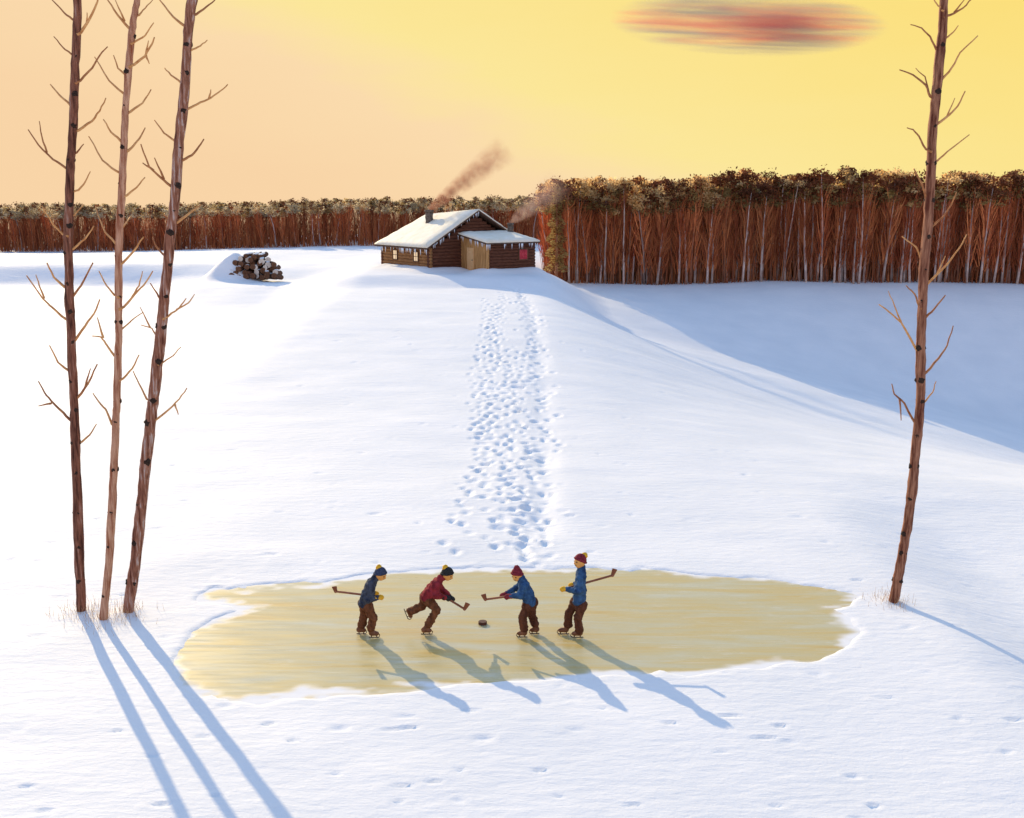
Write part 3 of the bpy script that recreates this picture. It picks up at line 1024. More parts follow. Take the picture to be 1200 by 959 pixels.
# ------------------------------------------------------------------ woodpile: every log its own thing
lm = MB()
lm.tube([(0, -.9, 0), (0, -.3, .01), (0, .4, -.01), (0, .9, 0)], [.235, .22, .225, .21], 11, 0, caps=False, wob=.05)
lm.v += []
n0 = len(lm.v)
lm.f.append(tuple(range(0, 11))); lm.m.append(1)
lm.f.append(tuple(reversed(range(n0 - 11, n0)))); lm.m.append(1)
log_mesh = lm.mesh('firewood_log', [M['log_bark'], M['log_end']])
sm = MB(); sm.ball((0, -.25, .19), (.19, .72, .09), 0, 10, 6, noise=.08)
dark_log_mesh = lm.mesh('firewood_log', [M['log_bark'], M['log_end_dark']])
cap_mesh = sm.mesh('snow_cap', M['snow'], True)
rows = [9, 9, 8, 7, 5, 3]
lr = random.Random(9)
pz = ground(PILE_C.x, PILE_C.y) - .02
for r, n in enumerate(rows):
    for k in range(n):
        pale_end = lr.random() < .22
        o = bpy.data.objects.new('firewood_log', log_mesh if pale_end else dark_log_mesh)
        COL.objects.link(o)
        o.location = (PILE_C.x + (k - (n - 1) / 2) * .455 + lr.uniform(-.05, .05), PILE_Y + .17 * r + lr.uniform(-.22, .22), pz + .2 + r * .345 + lr.uniform(-.03, .03))
        o.rotation_euler = (lr.uniform(-.16, .16), 0, lr.uniform(-.5, .5))
        s = lr.uniform(.88, 1.1)
        o.scale = (s, lr.uniform(.8, 1.1), s)
        snowy = r >= 5 or lr.random() < .28
        tag(o, ('snow capped' if snowy else 'bare') + ' dark firewood log with a ' + ('pale' if pale_end else 'brown') + ' cut end in the heaped woodpile', 'log', 'logs heaped in the woodpile')
        if snowy:
            c = bpy.data.objects.new('snow_cap', cap_mesh)
            COL.objects.link(c); c.parent = o

# ------------------------------------------------------------------ the woods


def wood_tree(rnd, h, spread, ntw, nclump, twig_mi=(0,), tufts=(1, 2), tuft_size=(.08, .17), lowest=.12):
    """returns (trunk MB, crown MB) with the base at the origin"""
    t = MB()
    lx, ly, qx, qy = [rnd.uniform(-.10, .10) for _ in range(4)]
    bend = [Vector((lx * i + qx * .3 * i * i + rnd.uniform(-.04, .04), ly * i + qy * .3 * i * i + rnd.uniform(-.04, .04), h * i / 5)) for i in range(6)]
    bend[0].z = -.3
    t.tube(bend, [.085, .075, .062, .045, .03, .012], 6, 0)
    at = lambda f: bend[int(min(f, .999) * 5)].lerp(bend[int(min(f, .999) * 5) + 1], f * 5 - int(min(f, .999) * 5))
    c = MB()
    for k in range(ntw):
        f = rnd.uniform(lowest, .84)
        p = at(f)
        a = rnd.uniform(0, 2 * math.pi)
        off = rnd.uniform(0.0, .75) * spread
        s = p + Vector((math.cos(a), math.sin(a), 0)) * off * .5
        L = rnd.uniform(.9, 2.8)
        top = min(s.z + L, h * rnd.uniform(.86, 1.0))
        e = Vector((p.x + math.cos(a) * (off + rnd.uniform(.05, .4)), p.y + math.sin(a) * (off + rnd.uniform(.05, .4)), max(top, s.z + .4)))
        mid = s.lerp(e, .5) + Vector((rnd.uniform(-.1, .1), rnd.uniform(-.1, .1), 0))
        w = rnd.uniform(.010, .034)
        c.tube([s, mid, e], [w, w * .8, w * .3], 3, rnd.choice(twig_mi), caps=False)
    for k in range(nclump):
        f = rnd.uniform(.83, 1.03) if k else 1.0
        a = rnd.uniform(0, 2 * math.pi)
        rad = rnd.uniform(.0, .9) * spread * (1.25 - .45 * f)
        ctr = at(min(f, .99)) + Vector((math.cos(a) * rad, math.sin(a) * rad, (f - min(f, .99)) * h))
        R = rnd.uniform(.26, .54)
        mi = tufts[0] if f < .93 and rnd.random() < .8 else rnd.choice(tufts[1:])
        for j in range(int(30 * R / .4)):
            q = Vector((rnd.gauss(0, .5), rnd.gauss(0, .5), rnd.gauss(0, .36))) * R + ctr
            s = rnd.uniform(*tuft_size)
            d1 = Vector((rnd.uniform(-1, 1), rnd.uniform(-1, 1), rnd.uniform(-1, 1))).normalized()
            d2 = d1.orthogonal().normalized()
            c.add([q - d1 * s, q + d2 * s * .6, q + d1 * s, q - d2 * s * .6], [(0, 1, 2, 3)], mi)
    return t, c


wr = random.Random(21)
kinds = {}
TW, TW2 = M['f_twig'], M['f_twig2']
defs = {
    'gold': (9.0, 1.15, 120, 19, [TW, M['f_olive'], M['f_gold'], M['f_dark'], TW2], (0, 4), (1, 2, 2, 2, 3)),
    'dark': (9.3, 1.15, 120, 17, [TW2, M['f_olive'], M['f_dark'], M['f_gold']], (0,), (1, 2, 3)),
    'mixed': (9.1, 1.15, 120, 17, [TW, M['f_olive'], M['f_dark'], TW2], (0, 0, 3), (1, 2)),
    'low': (6.4, 0.95, 80, 16, [TW2, M['f_frost'], M['f_olive'], M['f_dark'], TW], (0, 4), (1, 2, 3, 1, 1)),
}
variants = {}
for kname, (h, sprd, ntw, ncl, mats, tmi, tf) in defs.items():
    variants[kname] = []
    for v in range(5):
        t, c = wood_tree(wr, h * wr.uniform(.96, 1.04), sprd, ntw, ncl, tmi, tf)
        variants[kname].append((t, c, mats, t.mesh('trunk', M['f_trunk'], True), t.mesh('trunk', M['f_trunk2'], True), c.mesh('crown', mats)))


def plant_tree(kname, x, y, s, pale, label, group):
    t, c, mats, tm, tm2, cm = wr.choice(variants[kname])
    root = empty('aspen_tree', (x, y, ground(x, y) - .05), wr.uniform(0, 6.28))
    root.scale = (wr.uniform(.9, 1.15), wr.uniform(.9, 1.15), s)
    root.rotation_euler[0] = wr.uniform(-.04, .04); root.rotation_euler[1] = wr.uniform(-.05, .05)
    tag(root, label, 'tree', group)
    o = bpy.data.objects.new('trunk', tm if pale else tm2); COL.objects.link(o); o.parent = root
    if pale: o.scale = (1.35, 1.35, 1)
    o = bpy.data.objects.new('crown', cm); COL.objects.link(o); o.parent = root


def mass_np(kname_of, pts):
    """many trees merged into one mesh (far rows nobody could count)"""
    mb_all = {}
    V, Fq, Mi, mats_all = [], [], [], []
    nv = 0
    for (x, y, s) in pts:
        kname = kname_of(x)
        t, c, mats, *_ = wr.choice(variants[kname])
        z = ground(x, y) - .05
        a = wr.uniform(0, 6.28)
        ca, sa = math.cos(a), math.sin(a)
        for src, mm in ((t, [M['f_trunk2']]), (c, mats)):
            idx = []
            for m_ in mm:
                if m_ not in mats_all: mats_all.append(m_)
                idx.append(mats_all.index(m_))
            P = np.array(src.v)
            W = np.stack([P[:, 0] * ca - P[:, 1] * sa + x, P[:, 0] * sa + P[:, 1] * ca + y, P[:, 2] * s + z], 1)
            V.append(W)
            Fq.extend([tuple(i + nv for i in f) for f in src.f])
            Mi.extend([idx[i] for i in src.m])
            nv += len(W)
    me = bpy.data.meshes.new('forest')
    me.from_pydata(np.concatenate(V).tolist(), [], Fq)
    for m_ in mats_all: me.materials.append(m_)
    me.polygons.foreach_set('material_index', Mi)
    me.update()
    o = bpy.data.objects.new('forest', me); COL.objects.link(o)
    return o


# right-hand wood: front line y ~ 101
def front_y(x):
    return 100.6 + 0.5 * math.sin(x * .35) + max(0, x - 25) * 0.03


kind_r = lambda x: wr.choice(['gold', 'gold', 'gold', 'mixed']) if x < 19 else (wr.choice(['gold', 'mixed', 'dark']) if x < 24 else wr.choice(['dark', 'dark', 'mixed']))
n = 200
for i in range(n):
    x = 3.4 + 55 * (i + wr.uniform(.1, .9)) / n
    pale = wr.random() < .5
    y = front_y(x) + (abs(wr.gauss(0, 2.2)) if not pale else wr.uniform(-.8, 1.2))
    side = 'left end' if x < 20 else ('middle' if x < 34 else 'right end')
    lab = f'slim {"pale grey" if pale else "reddish brown"} trunked tree at the {side} of the tall red-brown wood'
    plant_tree(kind_r(x), x, y, wr.uniform(.85, 1.03) + .02 * (x - 20) / 20, pale, lab, 'slim trees at the front of the tall wood on the right')
pts = []
for i in range(520):
    x = wr.uniform(3.3, 70)
    pts.append((x, front_y(x) + wr.uniform(3.5, 22), wr.uniform(.84, 1.02)))
tag(mass_np(kind_r, pts), 'dense bare red-brown trees massed deep inside the tall wood on the right', 'wood', kind='stuff')

# left-hand wood, lower and further off
def front_l(x):
    return 147 - 0.10 * max(0, -x - 40)


n = 100
for i in range(n):
    x = -84 + 104 * (i + wr.uniform(.1, .9)) / n
    y = front_l(x) + abs(wr.gauss(0, 2.0))
    pale = wr.random() < .3
    side = 'behind the birches on the left' if x < -38 else ('behind the woodpile' if x < -18 else 'behind the cabin')
    plant_tree('low', x, y, wr.uniform(.80, .92), pale, f'small {"grey" if pale else "red-brown"} trunked frosted tree in the low far wood {side}', 'small frosted trees at the front of the low wood on the left')
pts = []
for i in range(380):
    x = wr.uniform(-100, 28)
    pts.append((x, front_l(x) + wr.uniform(1.5, 20), wr.uniform(.78, .93)))
tag(mass_np(lambda x: 'low', pts), 'low frosted red-brown trees massed deep in the far wood on the left', 'wood', kind='stuff')

# brushwood at the foot of both woods
ub = MB()
bw = [(x, front_y(x) + wr.uniform(-.5, 12)) for x in (wr.uniform(3.2, 62) for i in range(9000))]
bw += [(x, front_l(x) + wr.uniform(-.5, 20)) for x in (wr.uniform(-95, 26) for i in range(14000))]
bz = height(np.array([p[0] for p in bw]), np.array([p[1] for p in bw]))
bw = [(p[0], p[1], float(z)) for p, z in zip(bw, bz)]
for i in range(9000):
    x, y, z = bw[i]
    h = wr.uniform(.6, 2.2) if wr.random() < .5 else wr.uniform(2, 6.5)
    ub.tube([(x, y, z - .1), (x + wr.gauss(0, .08) * h, y + wr.gauss(0, .08) * h, z + h)], [.028, .006], 3, wr.choice((0, 0, 1, 2)) if x < 26 else wr.choice((0, 1, 1, 2)), caps=False)
for i in range(9000, 23000):
    x, y, z = bw[i]
    h = wr.uniform(1.0, 4.9)
    ub.tube([(x, y, z - .1), (x + wr.gauss(0, .08) * h, y + wr.gauss(0, .08) * h, z + h)], [.035, .008], 3, wr.choice((0, 0, 1)), caps=False)
tag(ub.build('brushwood', [TW, TW2, M['f_trunk2']]), 'rust red brushwood stems crowding the foot of both woods', 'brushwood', kind='stuff')

# olive evergreen at the left corner of the tall wood
ev = empty('pine_tree', (4.0, 99.6, ground(4.0, 99.6)))
tag(ev, 'olive green bushy evergreen at the left corner of the tall wood beside the cabin', 'tree')
tb = MB(); tb.tube([(0, 0, -.3), (.05, 0, 3), (0, .05, 6), (0, 0, 8.6)], [.16, .13, .08, .02], 8)
tb.build('trunk', M['f_trunk2'], ev, True)
cb = MB()
for i in range(3200):
    zf = wr.uniform(.16, 1.0)
    R = 1.15 * (1 - zf) ** .6 + .18
    a = wr.uniform(0, 6.28)
    lay = .75 + .25 * math.sin(zf * 42)
    r = R * wr.uniform(.15, 1) ** .6 * lay
    q = Vector((math.cos(a) * r, math.sin(a) * r, zf * 8.8 - r * .25))
    d = Vector((math.cos(a), math.sin(a), wr.uniform(-.5, .3))).normalized()
    s = wr.uniform(.08, .2)
    w = d.orthogonal().normalized() * s * .35
    cb.add([q - d * s, q + w, q + d * s, q - w], [(0, 1, 2, 3)], wr.choice((0, 0, 0, 1)))
cb.build('crown', [M['f_olive'], M['f_dark']], ev)

# ------------------------------------------------------------------ people


def smooth_poly(pts, n=4):
    return pts


def tov(v): return np.array([v.x, v.y, v.z])


def person(spec):
    f = spec['f']                                   # +1 facing right, -1 facing left
    ox, oy = spec['off']
    px = lambda X, Y: (X / 6.0 + ox, Y / 6.0 + oy)
    gx_, gy_ = px(*spec['ground'])
    g = PZ(gx_, gy_, ICE_Z)
    Y0 = g.y
    root = empty('person', g)
    tag(root, spec['label'], 'person', 'children playing hockey on the ice')
    J = lambda X, Y, dy=0.0: tov(PY(*px(X, Y), Y0) - g) + np.array([0, dy, 0])
    S = Y0 / F * 1.06 / 6.0                        # metres per zoom pixel
    mats = spec['mats']
    hip, chest, neck = J(*spec['hip']), J(*spec['chest']), J(*spec['neck'])
    head = J(*spec['head'])
    tilt = spec.get('tilt', 0.0); yaw = spec.get('yaw', .5)
    fw = np.array([f * math.cos(yaw) * math.cos(tilt), -math.sin(yaw) * math.cos(tilt), -math.sin(tilt)])
    side = np.cross([0, 0, 1], fw); side /= np.linalg.norm(side)
    upv = np.cross(fw, side)
    R = np.stack([fw, side, upv], 1)
    hr = spec.get('hr', .104)
    # --- legs; the first leg is the one nearer the camera
    legs, arms = [], []
    for i, lg in enumerate(spec['legs']):
        dy = -.075 if i == 0 else .075
        legs.append([J(*lg[0], dy), J(*lg[1], dy * 1.1), J(*lg[2], dy * 1.1)])
    for i, ar in enumerate(spec['arms']):
        dy = -.135 if i == 0 else .135
        arms.append([J(*ar[0], dy), J(*ar[1], dy * 1.15 + ar[3][0]), J(*ar[2], ar[3][1])])
    # --- body: one continuous figure
    b = SDF(.035)
    b.cap(hip, chest, .080, .066).cap(chest, neck, .062, .038).cap(neck, head - upv * hr * .4, .038, .042)
    b.ell(head, (hr * 1.02, hr * .86, hr * 1.16), R)
    b.ell(head + fw * hr * .35 - upv * hr * .62, (hr * .5, hr * .46, hr * .42), R)         # jaw
    b.cap(head + fw * hr * .95 + upv * hr * .12, head + fw * hr * 1.12 - upv * hr * .2, .010, .017)     # nose
    for s in (-1, 1): b.ell(head + side * s * hr * .86, (hr * .2, hr * .10, hr * .28), R)  # ears
    for l in legs: b.chain(l, [.075, .052, .036])
    for a in arms:
        b.chain([chest + (a[0] - chest) * .4, a[0] * .75 + chest * .25, a[1], a[2]], [.04, .034, .032, .028])
        b.ell(a[2], (.04, .03, .04))
    def face(mb):
        for s in (-1, 1):
            mb.ball(head + fw * hr * .90 + side * s * hr * .36 + upv * hr * .12, .0135, 1, 8, 6)
        mc = head + fw * hr * .98 - upv * hr * .50
        mb.tube([mc - side * hr * .25 - fw * .008, mc + fw * .006, mc + side * hr * .25 - fw * .008], [.005, .007, .005], 6, 1)
    b.k = .03
    b.build('body', [M['skin'], M['eye']], root, .011, face)
    # --- trousers
    t = SDF(.045)
    for l in legs:
        kn = l[1]
        ank = l[2] + (l[1] - l[2]) * .04
        t.chain([l[0], kn, ank], [.10, .074, .066])
        t.cap(kn + (ank - kn) * .55, ank, .066, .070)
    t.cap(legs[0][0], legs[1][0], .10, .10)
    t.build('trousers', M[mats['trousers']], root, .012, fold=.026)
    # --- jacket with collar, sleeves and skirt
    j = SDF(.05)
    hem = hip + (hip - chest) / np.linalg.norm(hip - chest) * .015
    ax_ = (chest - hem) / np.linalg.norm(chest - hem)
    for s in (-1, 1):
        sv = np.array([0, s * .055, 0])
        j.cap(hem + sv, hem + (chest - hem) * .45 + sv, .118, .108)
        j.cap(hem + (chest - hem) * .45 + sv, chest + sv * 1.1, .108, .092)
        j.cap(chest + sv * 1.1, neck + sv * .3 - ax_ * .02, .08, .058)
    j.cap(neck - ax_ * .02, neck + (head - neck) * .22, .066, .070)        # collar
    for a in arms:
        j.chain([a[0] * .8 + chest * .2, a[1]], [.070, .060])
        w = a[1] + (a[2] - a[1]) * .80
        j.cap(a[1], w, .060, .050)
    j.clip(hem - ax_ * .055, -ax_)
    j.build('jacket', M[mats['jacket']], root, .012, fold=.024)
    # --- knitted hat with rolled brim and pompom
    h = SDF(.02)
    h.ell(head + upv * hr * .12 - fw * hr * .06, (hr * 1.16, hr * 1.02, hr * 1.28), R)
    tiltn = -(upv * .86 - fw * .5)
    tiltn = tiltn / np.linalg.norm(tiltn)
    h.clip(head + upv * hr * .28 + fw * hr * .55, tiltn)
    hat = h.build('hat', M[mats['hat']], root, .009)
    br = MB()
    ring = []
    c0 = head + upv * hr * .05 - fw * hr * .05
    un = -tiltn
    e1 = np.cross(un, side); e1 /= np.linalg.norm(e1)
    cc = head + un * hr * .20 - fw * hr * .02
    for k in range(25):
        a = 2 * math.pi * k / 24
        ring.append(Vector(cc + e1 * math.cos(a) * hr * 1.13 + side * math.sin(a) * hr * 1.0))
    br.tube(ring, [.020] * 25, 8, 0, caps=False)
    br.build('brim', M[mats['brim']], hat, True)
    pb = MB()
    pc = head + upv * hr * spec.get('pom', (1.1, -.75))[0] + fw * hr * spec.get('pom', (1.1, -.75))[1]
    pb.ball(pc, .060, 0, 14, 10, noise=.14)
    pb.build('pompom', M[mats['pom']], hat, True)
    # --- mittens with a thumb, closed on the stick
    for i, a in enumerate(arms):
        m = SDF(.02)
        d = a[2] - a[1]; d /= np.linalg.norm(d)
        m.cap(a[2] - d * .075, a[2] - d * .03, .046, .044)
        m.ell(a[2] + d * .022, (.062, .050, .052), np.stack([d, np.cross([0, 1, 0], d) / max(np.linalg.norm(np.cross([0, 1, 0], d)), 1e-6), [0, 1, 0]], 1))
        dn = np.cross(d, [0, 1, 0]) * f
        m.cap(a[2] + np.array([0, -.02 if i == 0 else .02, 0]), a[2] + d * .05 + dn * .035 * -1 + np.array([0, -.035 if i == 0 else .035, 0]), .022, .018)
        m.build('mitten', M[mats['mitten']], root, .009)
    # --- skates: boot, posts and a steel runner curled at the toe
    for i, (l, sk) in enumerate(zip(legs, spec['skates'])):
        dy = l[2][1]
        heel, toe = J(*sk[0], dy), J(*sk[1], dy)
        if sk[2]:                                   # standing on the ice
            heel[2] = max(heel[2], .0); heel[2] = toe[2] = 0.0
        ax_ = toe - heel; L = np.linalg.norm(ax_); ax_ /= L
        nrm = np.cross(ax_, [0, 1, 0]); nrm /= np.linalg.norm(nrm)
        if nrm @ (l[2] - heel) < 0: nrm = -nrm
        at = lambda s, h_: heel + ax_ * s * L + nrm * h_
        bo = SDF(.03)
        bo.cap(at(.14, .083), at(.80, .075), .040, .036)
        bo.cap(l[2] + (l[1] - l[2]) * .05, at(.22, .085), .055, .046)
        bo.cap(at(.22, .10), at(.62, .082), .046, .038)
        boot = bo.build('skate', M[mats.get('boot', 'boot')], root, .009)
        bl = MB()
        run = [at(-.10, .006), at(.2, .004), at(.6, .004), at(.92, .006), at(1.03, .022), at(1.05, .05), at(1.0, .07)]
        for k in range(len(run) - 1):
            a_, b_ = Vector(run[k]), Vector(run[k + 1])
            dd = (b_ - a_)
            mx = Matrix((dd.normalized(), Vector((0, 1, 0)), dd.normalized().cross(Vector((0, 1, 0))))).transposed()
            bl.box((a_ + b_) / 2, (dd.length + .006, .012, .014), 0, mx)
        for s in (.16, .72):
            bl.prism(at(s, .008), at(s, .055), .011, .011, 6)
        bl.build('blade', M['blade'], boot)
    return root, J, Y0, g


def hockey_stick(J, g, butt, heel, tip, dys, label):
    a, b = J(*butt, dys[0]), J(*heel, dys[1])
    c = J(*tip, dys[1] - .03)
    root = empty('hockey_stick', tuple(np.array(g) + b))
    tag(root, label, 'hockey stick', 'hockey sticks in the children\'s hands')
    s = MB()
    pts = [Vector(a - b).lerp(Vector((0, 0, 0)), i / 8) for i in range(9)]
    s.tube(pts, [.021] * 9, 8, 0, rot=.39)
    s.build('shaft', M['stick'], root, True)
    e = c - b
    L = np.linalg.norm(e); e /= L
    bl = MB()
    for k in range(5):
        p0 = e * L * k / 5; p1 = e * L * (k + 1) / 5
        w = .034 + .014 * k / 4
        mx = Matrix((Vector(e), Vector((0, 1, 0)), Vector(e).cross(Vector((0, 1, 0))))).transposed()
        bl.box((p0 + p1) / 2 + np.array([0, -.006 * k, 0]), (L / 5 + .004, .020, w * 2), 0, mx)
    bl.ball((0, 0, 0), .033, 0, 10, 6)
    bevel(bl.build('blade', M['stick'], root), .004)


A = (370, 630); B = (550, 630)
P1 = person(dict(f=1, off=A, ground=(372, 690), label='child in a dark grey-navy jacket and navy pompom hat holding a stick behind, leftmost skater',
    mats=dict(jacket='navy', trousers='trouser', hat='navyknit', brim='navyknit', pom='yellow', mitten='yellow'),
    hip=(348, 455), chest=(388, 330), neck=(418, 285), head=(455, 258), tilt=.45, yaw=.35, pom=(.95, -.75),
    legs=[[(365, 470), (408, 558), (392, 630)], [(335, 470), (338, 560), (318, 632)]],
    arms=[[(392, 325), (380, 412), (452, 408), (-.02, -.10)], [(392, 325), (372, 405), (400, 408), (.03, .12)]],
    skates=[[(385, 686), (450, 686), True], [(290, 672), (350, 680), True]]))
hockey_stick(P1[1], P1[3], (470, 405), (125, 414), (118, 372), (-.10, .26), 'hockey stick held level behind the leftmost skater, blade to the left')
P2 = person(dict(f=1, off=A, ground=(790, 668), label='child in a crimson jacket and black hat lunging forward with one skate lifted behind',
    mats=dict(jacket='crimson', trousers='trouser', hat='black', brim='black', pom='yellow', mitten='black'),
    hip=(783, 415), chest=(850, 325), neck=(888, 280), head=(925, 258), tilt=.45, yaw=.35, pom=(.85, -.85),
    legs=[[(795, 430), (852, 500), (795, 600)], [(770, 425), (745, 495), (664, 530)]],
    arms=[[(850, 330), (852, 385), (922, 413), (-.02, -.09)], [(855, 325), (870, 375), (950, 432), (.02, .05)]],
    skates=[[(750, 648), (820, 668), True], [(618, 520), (645, 588), False]]))
hockey_stick(P2[1], P2[3], (905, 402), (1046, 506), (1070, 458), (-.10, .02), 'hockey stick reaching down to the right from the crimson-jacketed skater')
P3 = person(dict(f=-1, off=B, ground=(410, 688), label='child in a blue jacket bending left with a maroon hat and red mittens',
    mats=dict(jacket='blue', trousers='trouser_dark', hat='maroon', brim='maroon', pom='maroon', mitten='maroon', boot='boot'),
    hip=(422, 450), chest=(385, 335), neck=(362, 290), head=(335, 262), tilt=.35, yaw=.95, pom=(1.2, -.35),
    legs=[[(412, 468), (375, 550), (384, 636)], [(445, 462), (437, 550), (460, 622)]],
    arms=[[(380, 332), (355, 385), (276, 402), (-.02, -.10)], [(378, 325), (340, 375), (245, 408), (.02, .04)]],
    skates=[[(400, 688), (335, 690), True], [(485, 668), (425, 672), True]]))
hockey_stick(P3[1], P3[3], (292, 397), (112, 444), (98, 400), (-.11, .06), 'hockey stick reaching left toward the puck from the bent blue-jacketed skater')
P4 = person(dict(f=-1, off=B, ground=(730, 690), label='tallest child standing upright in a long blue jacket with yellow mittens and maroon hat',
    mats=dict(jacket='blue', trousers='trouser_dark', hat='maroon', brim='maroon', pom='yellow', mitten='yellow'),
    hip=(772, 440), chest=(785, 265), neck=(790, 215), head=(778, 168), tilt=.02, yaw=.55, pom=(.85, -1.0), hr=.108,
    legs=[[(785, 465), (762, 555), (772, 642)], [(750, 465), (702, 545), (694, 630)]],
    arms=[[(785, 265), (762, 352), (668, 355), (-.02, -.06)], [(795, 265), (800, 345), (730, 350), (.03, .12)]],
    skates=[[(790, 692), (715, 692), True], [(695, 680), (622, 682), True]]))
hockey_stick(P4[1], P4[3], (650, 362), (1015, 300), (1030, 248), (-.03, .26), 'hockey stick held level behind the tallest skater, blade to the right')

pc = PZ(565.6, 731.5, ICE_Z)
pk = MB()
pk.tube([(0, 0, .0), (0, 0, .004), (0, 0, .052), (0, 0, .058)], [.080, .085, .085, .080], 24)
pk.build('puck', M['rubber'], None, False, pc)
tag(bpy.data.objects['puck'], 'small dark brown hockey puck lying on the ice between the skaters', 'puck')

# ------------------------------------------------------------------ smoke and cloud (volumes)


def volume_mat(name, color, dens, expr):
    m = bpy.data.materials.new(name)
    m.use_nodes = True
    nt = m.node_tree
    nt.nodes.remove(nt.nodes['Principled BSDF'])
    out = nt.nodes['Material Output']
    pv = ND(nt, 'ShaderNodeVolumePrincipled')
    pv.inputs['Color'].default_value = (*color, 1)
    pv.inputs['Anisotropy'].default_value = 0.2
    nt.links.new(pv.outputs['Volume'], out.inputs['Volume'])
    d = expr(nt, pv)
    mul = ND(nt, 'ShaderNodeMath', operation='MULTIPLY', inp={1: dens})
    nt.links.new(d, mul.inputs[0])
    nt.links.new(mul.outputs[0], pv.inputs['Density'])
    return m


def smoke(base, top, r0, r1, label, color, dens):
    """plume in its own unit frame: z 0..1 from chimney to tip, radius grows"""
    base, top = Vector(base), Vector(top)
    d = top - base
    L = d.length
    k = MB()
    n = 7
    k.tube([(0, 0, L * i / n) for i in range(n + 1)], [r0 + (r1 - r0) * (i / n) ** .8 for i in range(n + 1)], 14)
    def expr(nt, pv):
        tc = ND(nt, 'ShaderNodeTexCoord')
        sx = ND(nt, 'ShaderNodeSeparateXYZ')
        nt.links.new(tc.outputs['Object'], sx.inputs[0])
        t = mth(nt, 'DIVIDE', sx.outputs[2], L)
        rad = mth(nt, 'ADD', mth(nt, 'MULTIPLY', mth(nt, 'POWER', t, .8), r1 - r0), r0)
        rr = mth(nt, 'SQRT', mth(nt, 'ADD', mth(nt, 'MULTIPLY', sx.outputs[0], sx.outputs[0]), mth(nt, 'MULTIPLY', sx.outputs[1], sx.outputs[1])))
        fall = mth(nt, 'MAXIMUM', mth(nt, 'SUBTRACT', 1.0, mth(nt, 'DIVIDE', rr, rad)), 0.0)
        no = ND(nt, 'ShaderNodeTexNoise', inp={'Scale': 1.5, 'Detail': 4.0, 'Roughness': .6})
        nt.links.new(tc.outputs['Object'], no.inputs['Vector'])
        nz = mth(nt, 'MAXIMUM', mth(nt, 'SUBTRACT', mth(nt, 'MULTIPLY', no.outputs['Fac'], 3.2), 1.05), 0.0)
        end = mth(nt, 'MAXIMUM', mth(nt, 'SUBTRACT', 1.0, mth(nt, 'POWER', t, 3.0)), 0.0)
        root_ = mth(nt, 'ADD', mth(nt, 'MULTIPLY', mth(nt, 'POWER', mth(nt, 'SUBTRACT', 1.0, t), 5.0), 3.0), 1.0)
        return mth(nt, 'MULTIPLY', mth(nt, 'MULTIPLY', mth(nt, 'MULTIPLY', fall, nz), end), root_)
    o = k.build('chimney_smoke', volume_mat('smoke', color, dens, expr), None)
    o.location = base
    o.rotation_mode = 'QUATERNION'
    o.rotation_quaternion = Vector((0, 0, 1)).rotation_difference(d)
    tag(o, label, 'smoke', 'smoke rising from the cabin')


def cabp(u, v, z):
    w = cab_world(u, v)
    return (w[0], w[1], cabin.location.z + z)


s1 = Vector(cabp(*CH1, 4.82))
smoke(s1, PY(596, 172, s1.y + 1.0), .28, 1.5, 'rosy smoke plume slanting up from the main roof chimney into the sky', (.50, .24, .16), 2.4)
s2 = Vector(cabp(*CH2, 3.82))
smoke(s2, PY(660, 212, s2.y + 2.0), .22, 1.7, 'thin grey-pink smoke drifting from the porch stovepipe before the wood', (.60, .42, .36), 1.0)

# evening cloud bank, a long flat volume far off
CY = 640.0
cc = PY(878, 27, CY)
w_ = 158 / F * CY; h_ = 36 / F * CY
cl = MB()
cl.ball((0, 0, 0), (w_ * 1.05, 22, h_ * 1.05), 0, 32, 16)


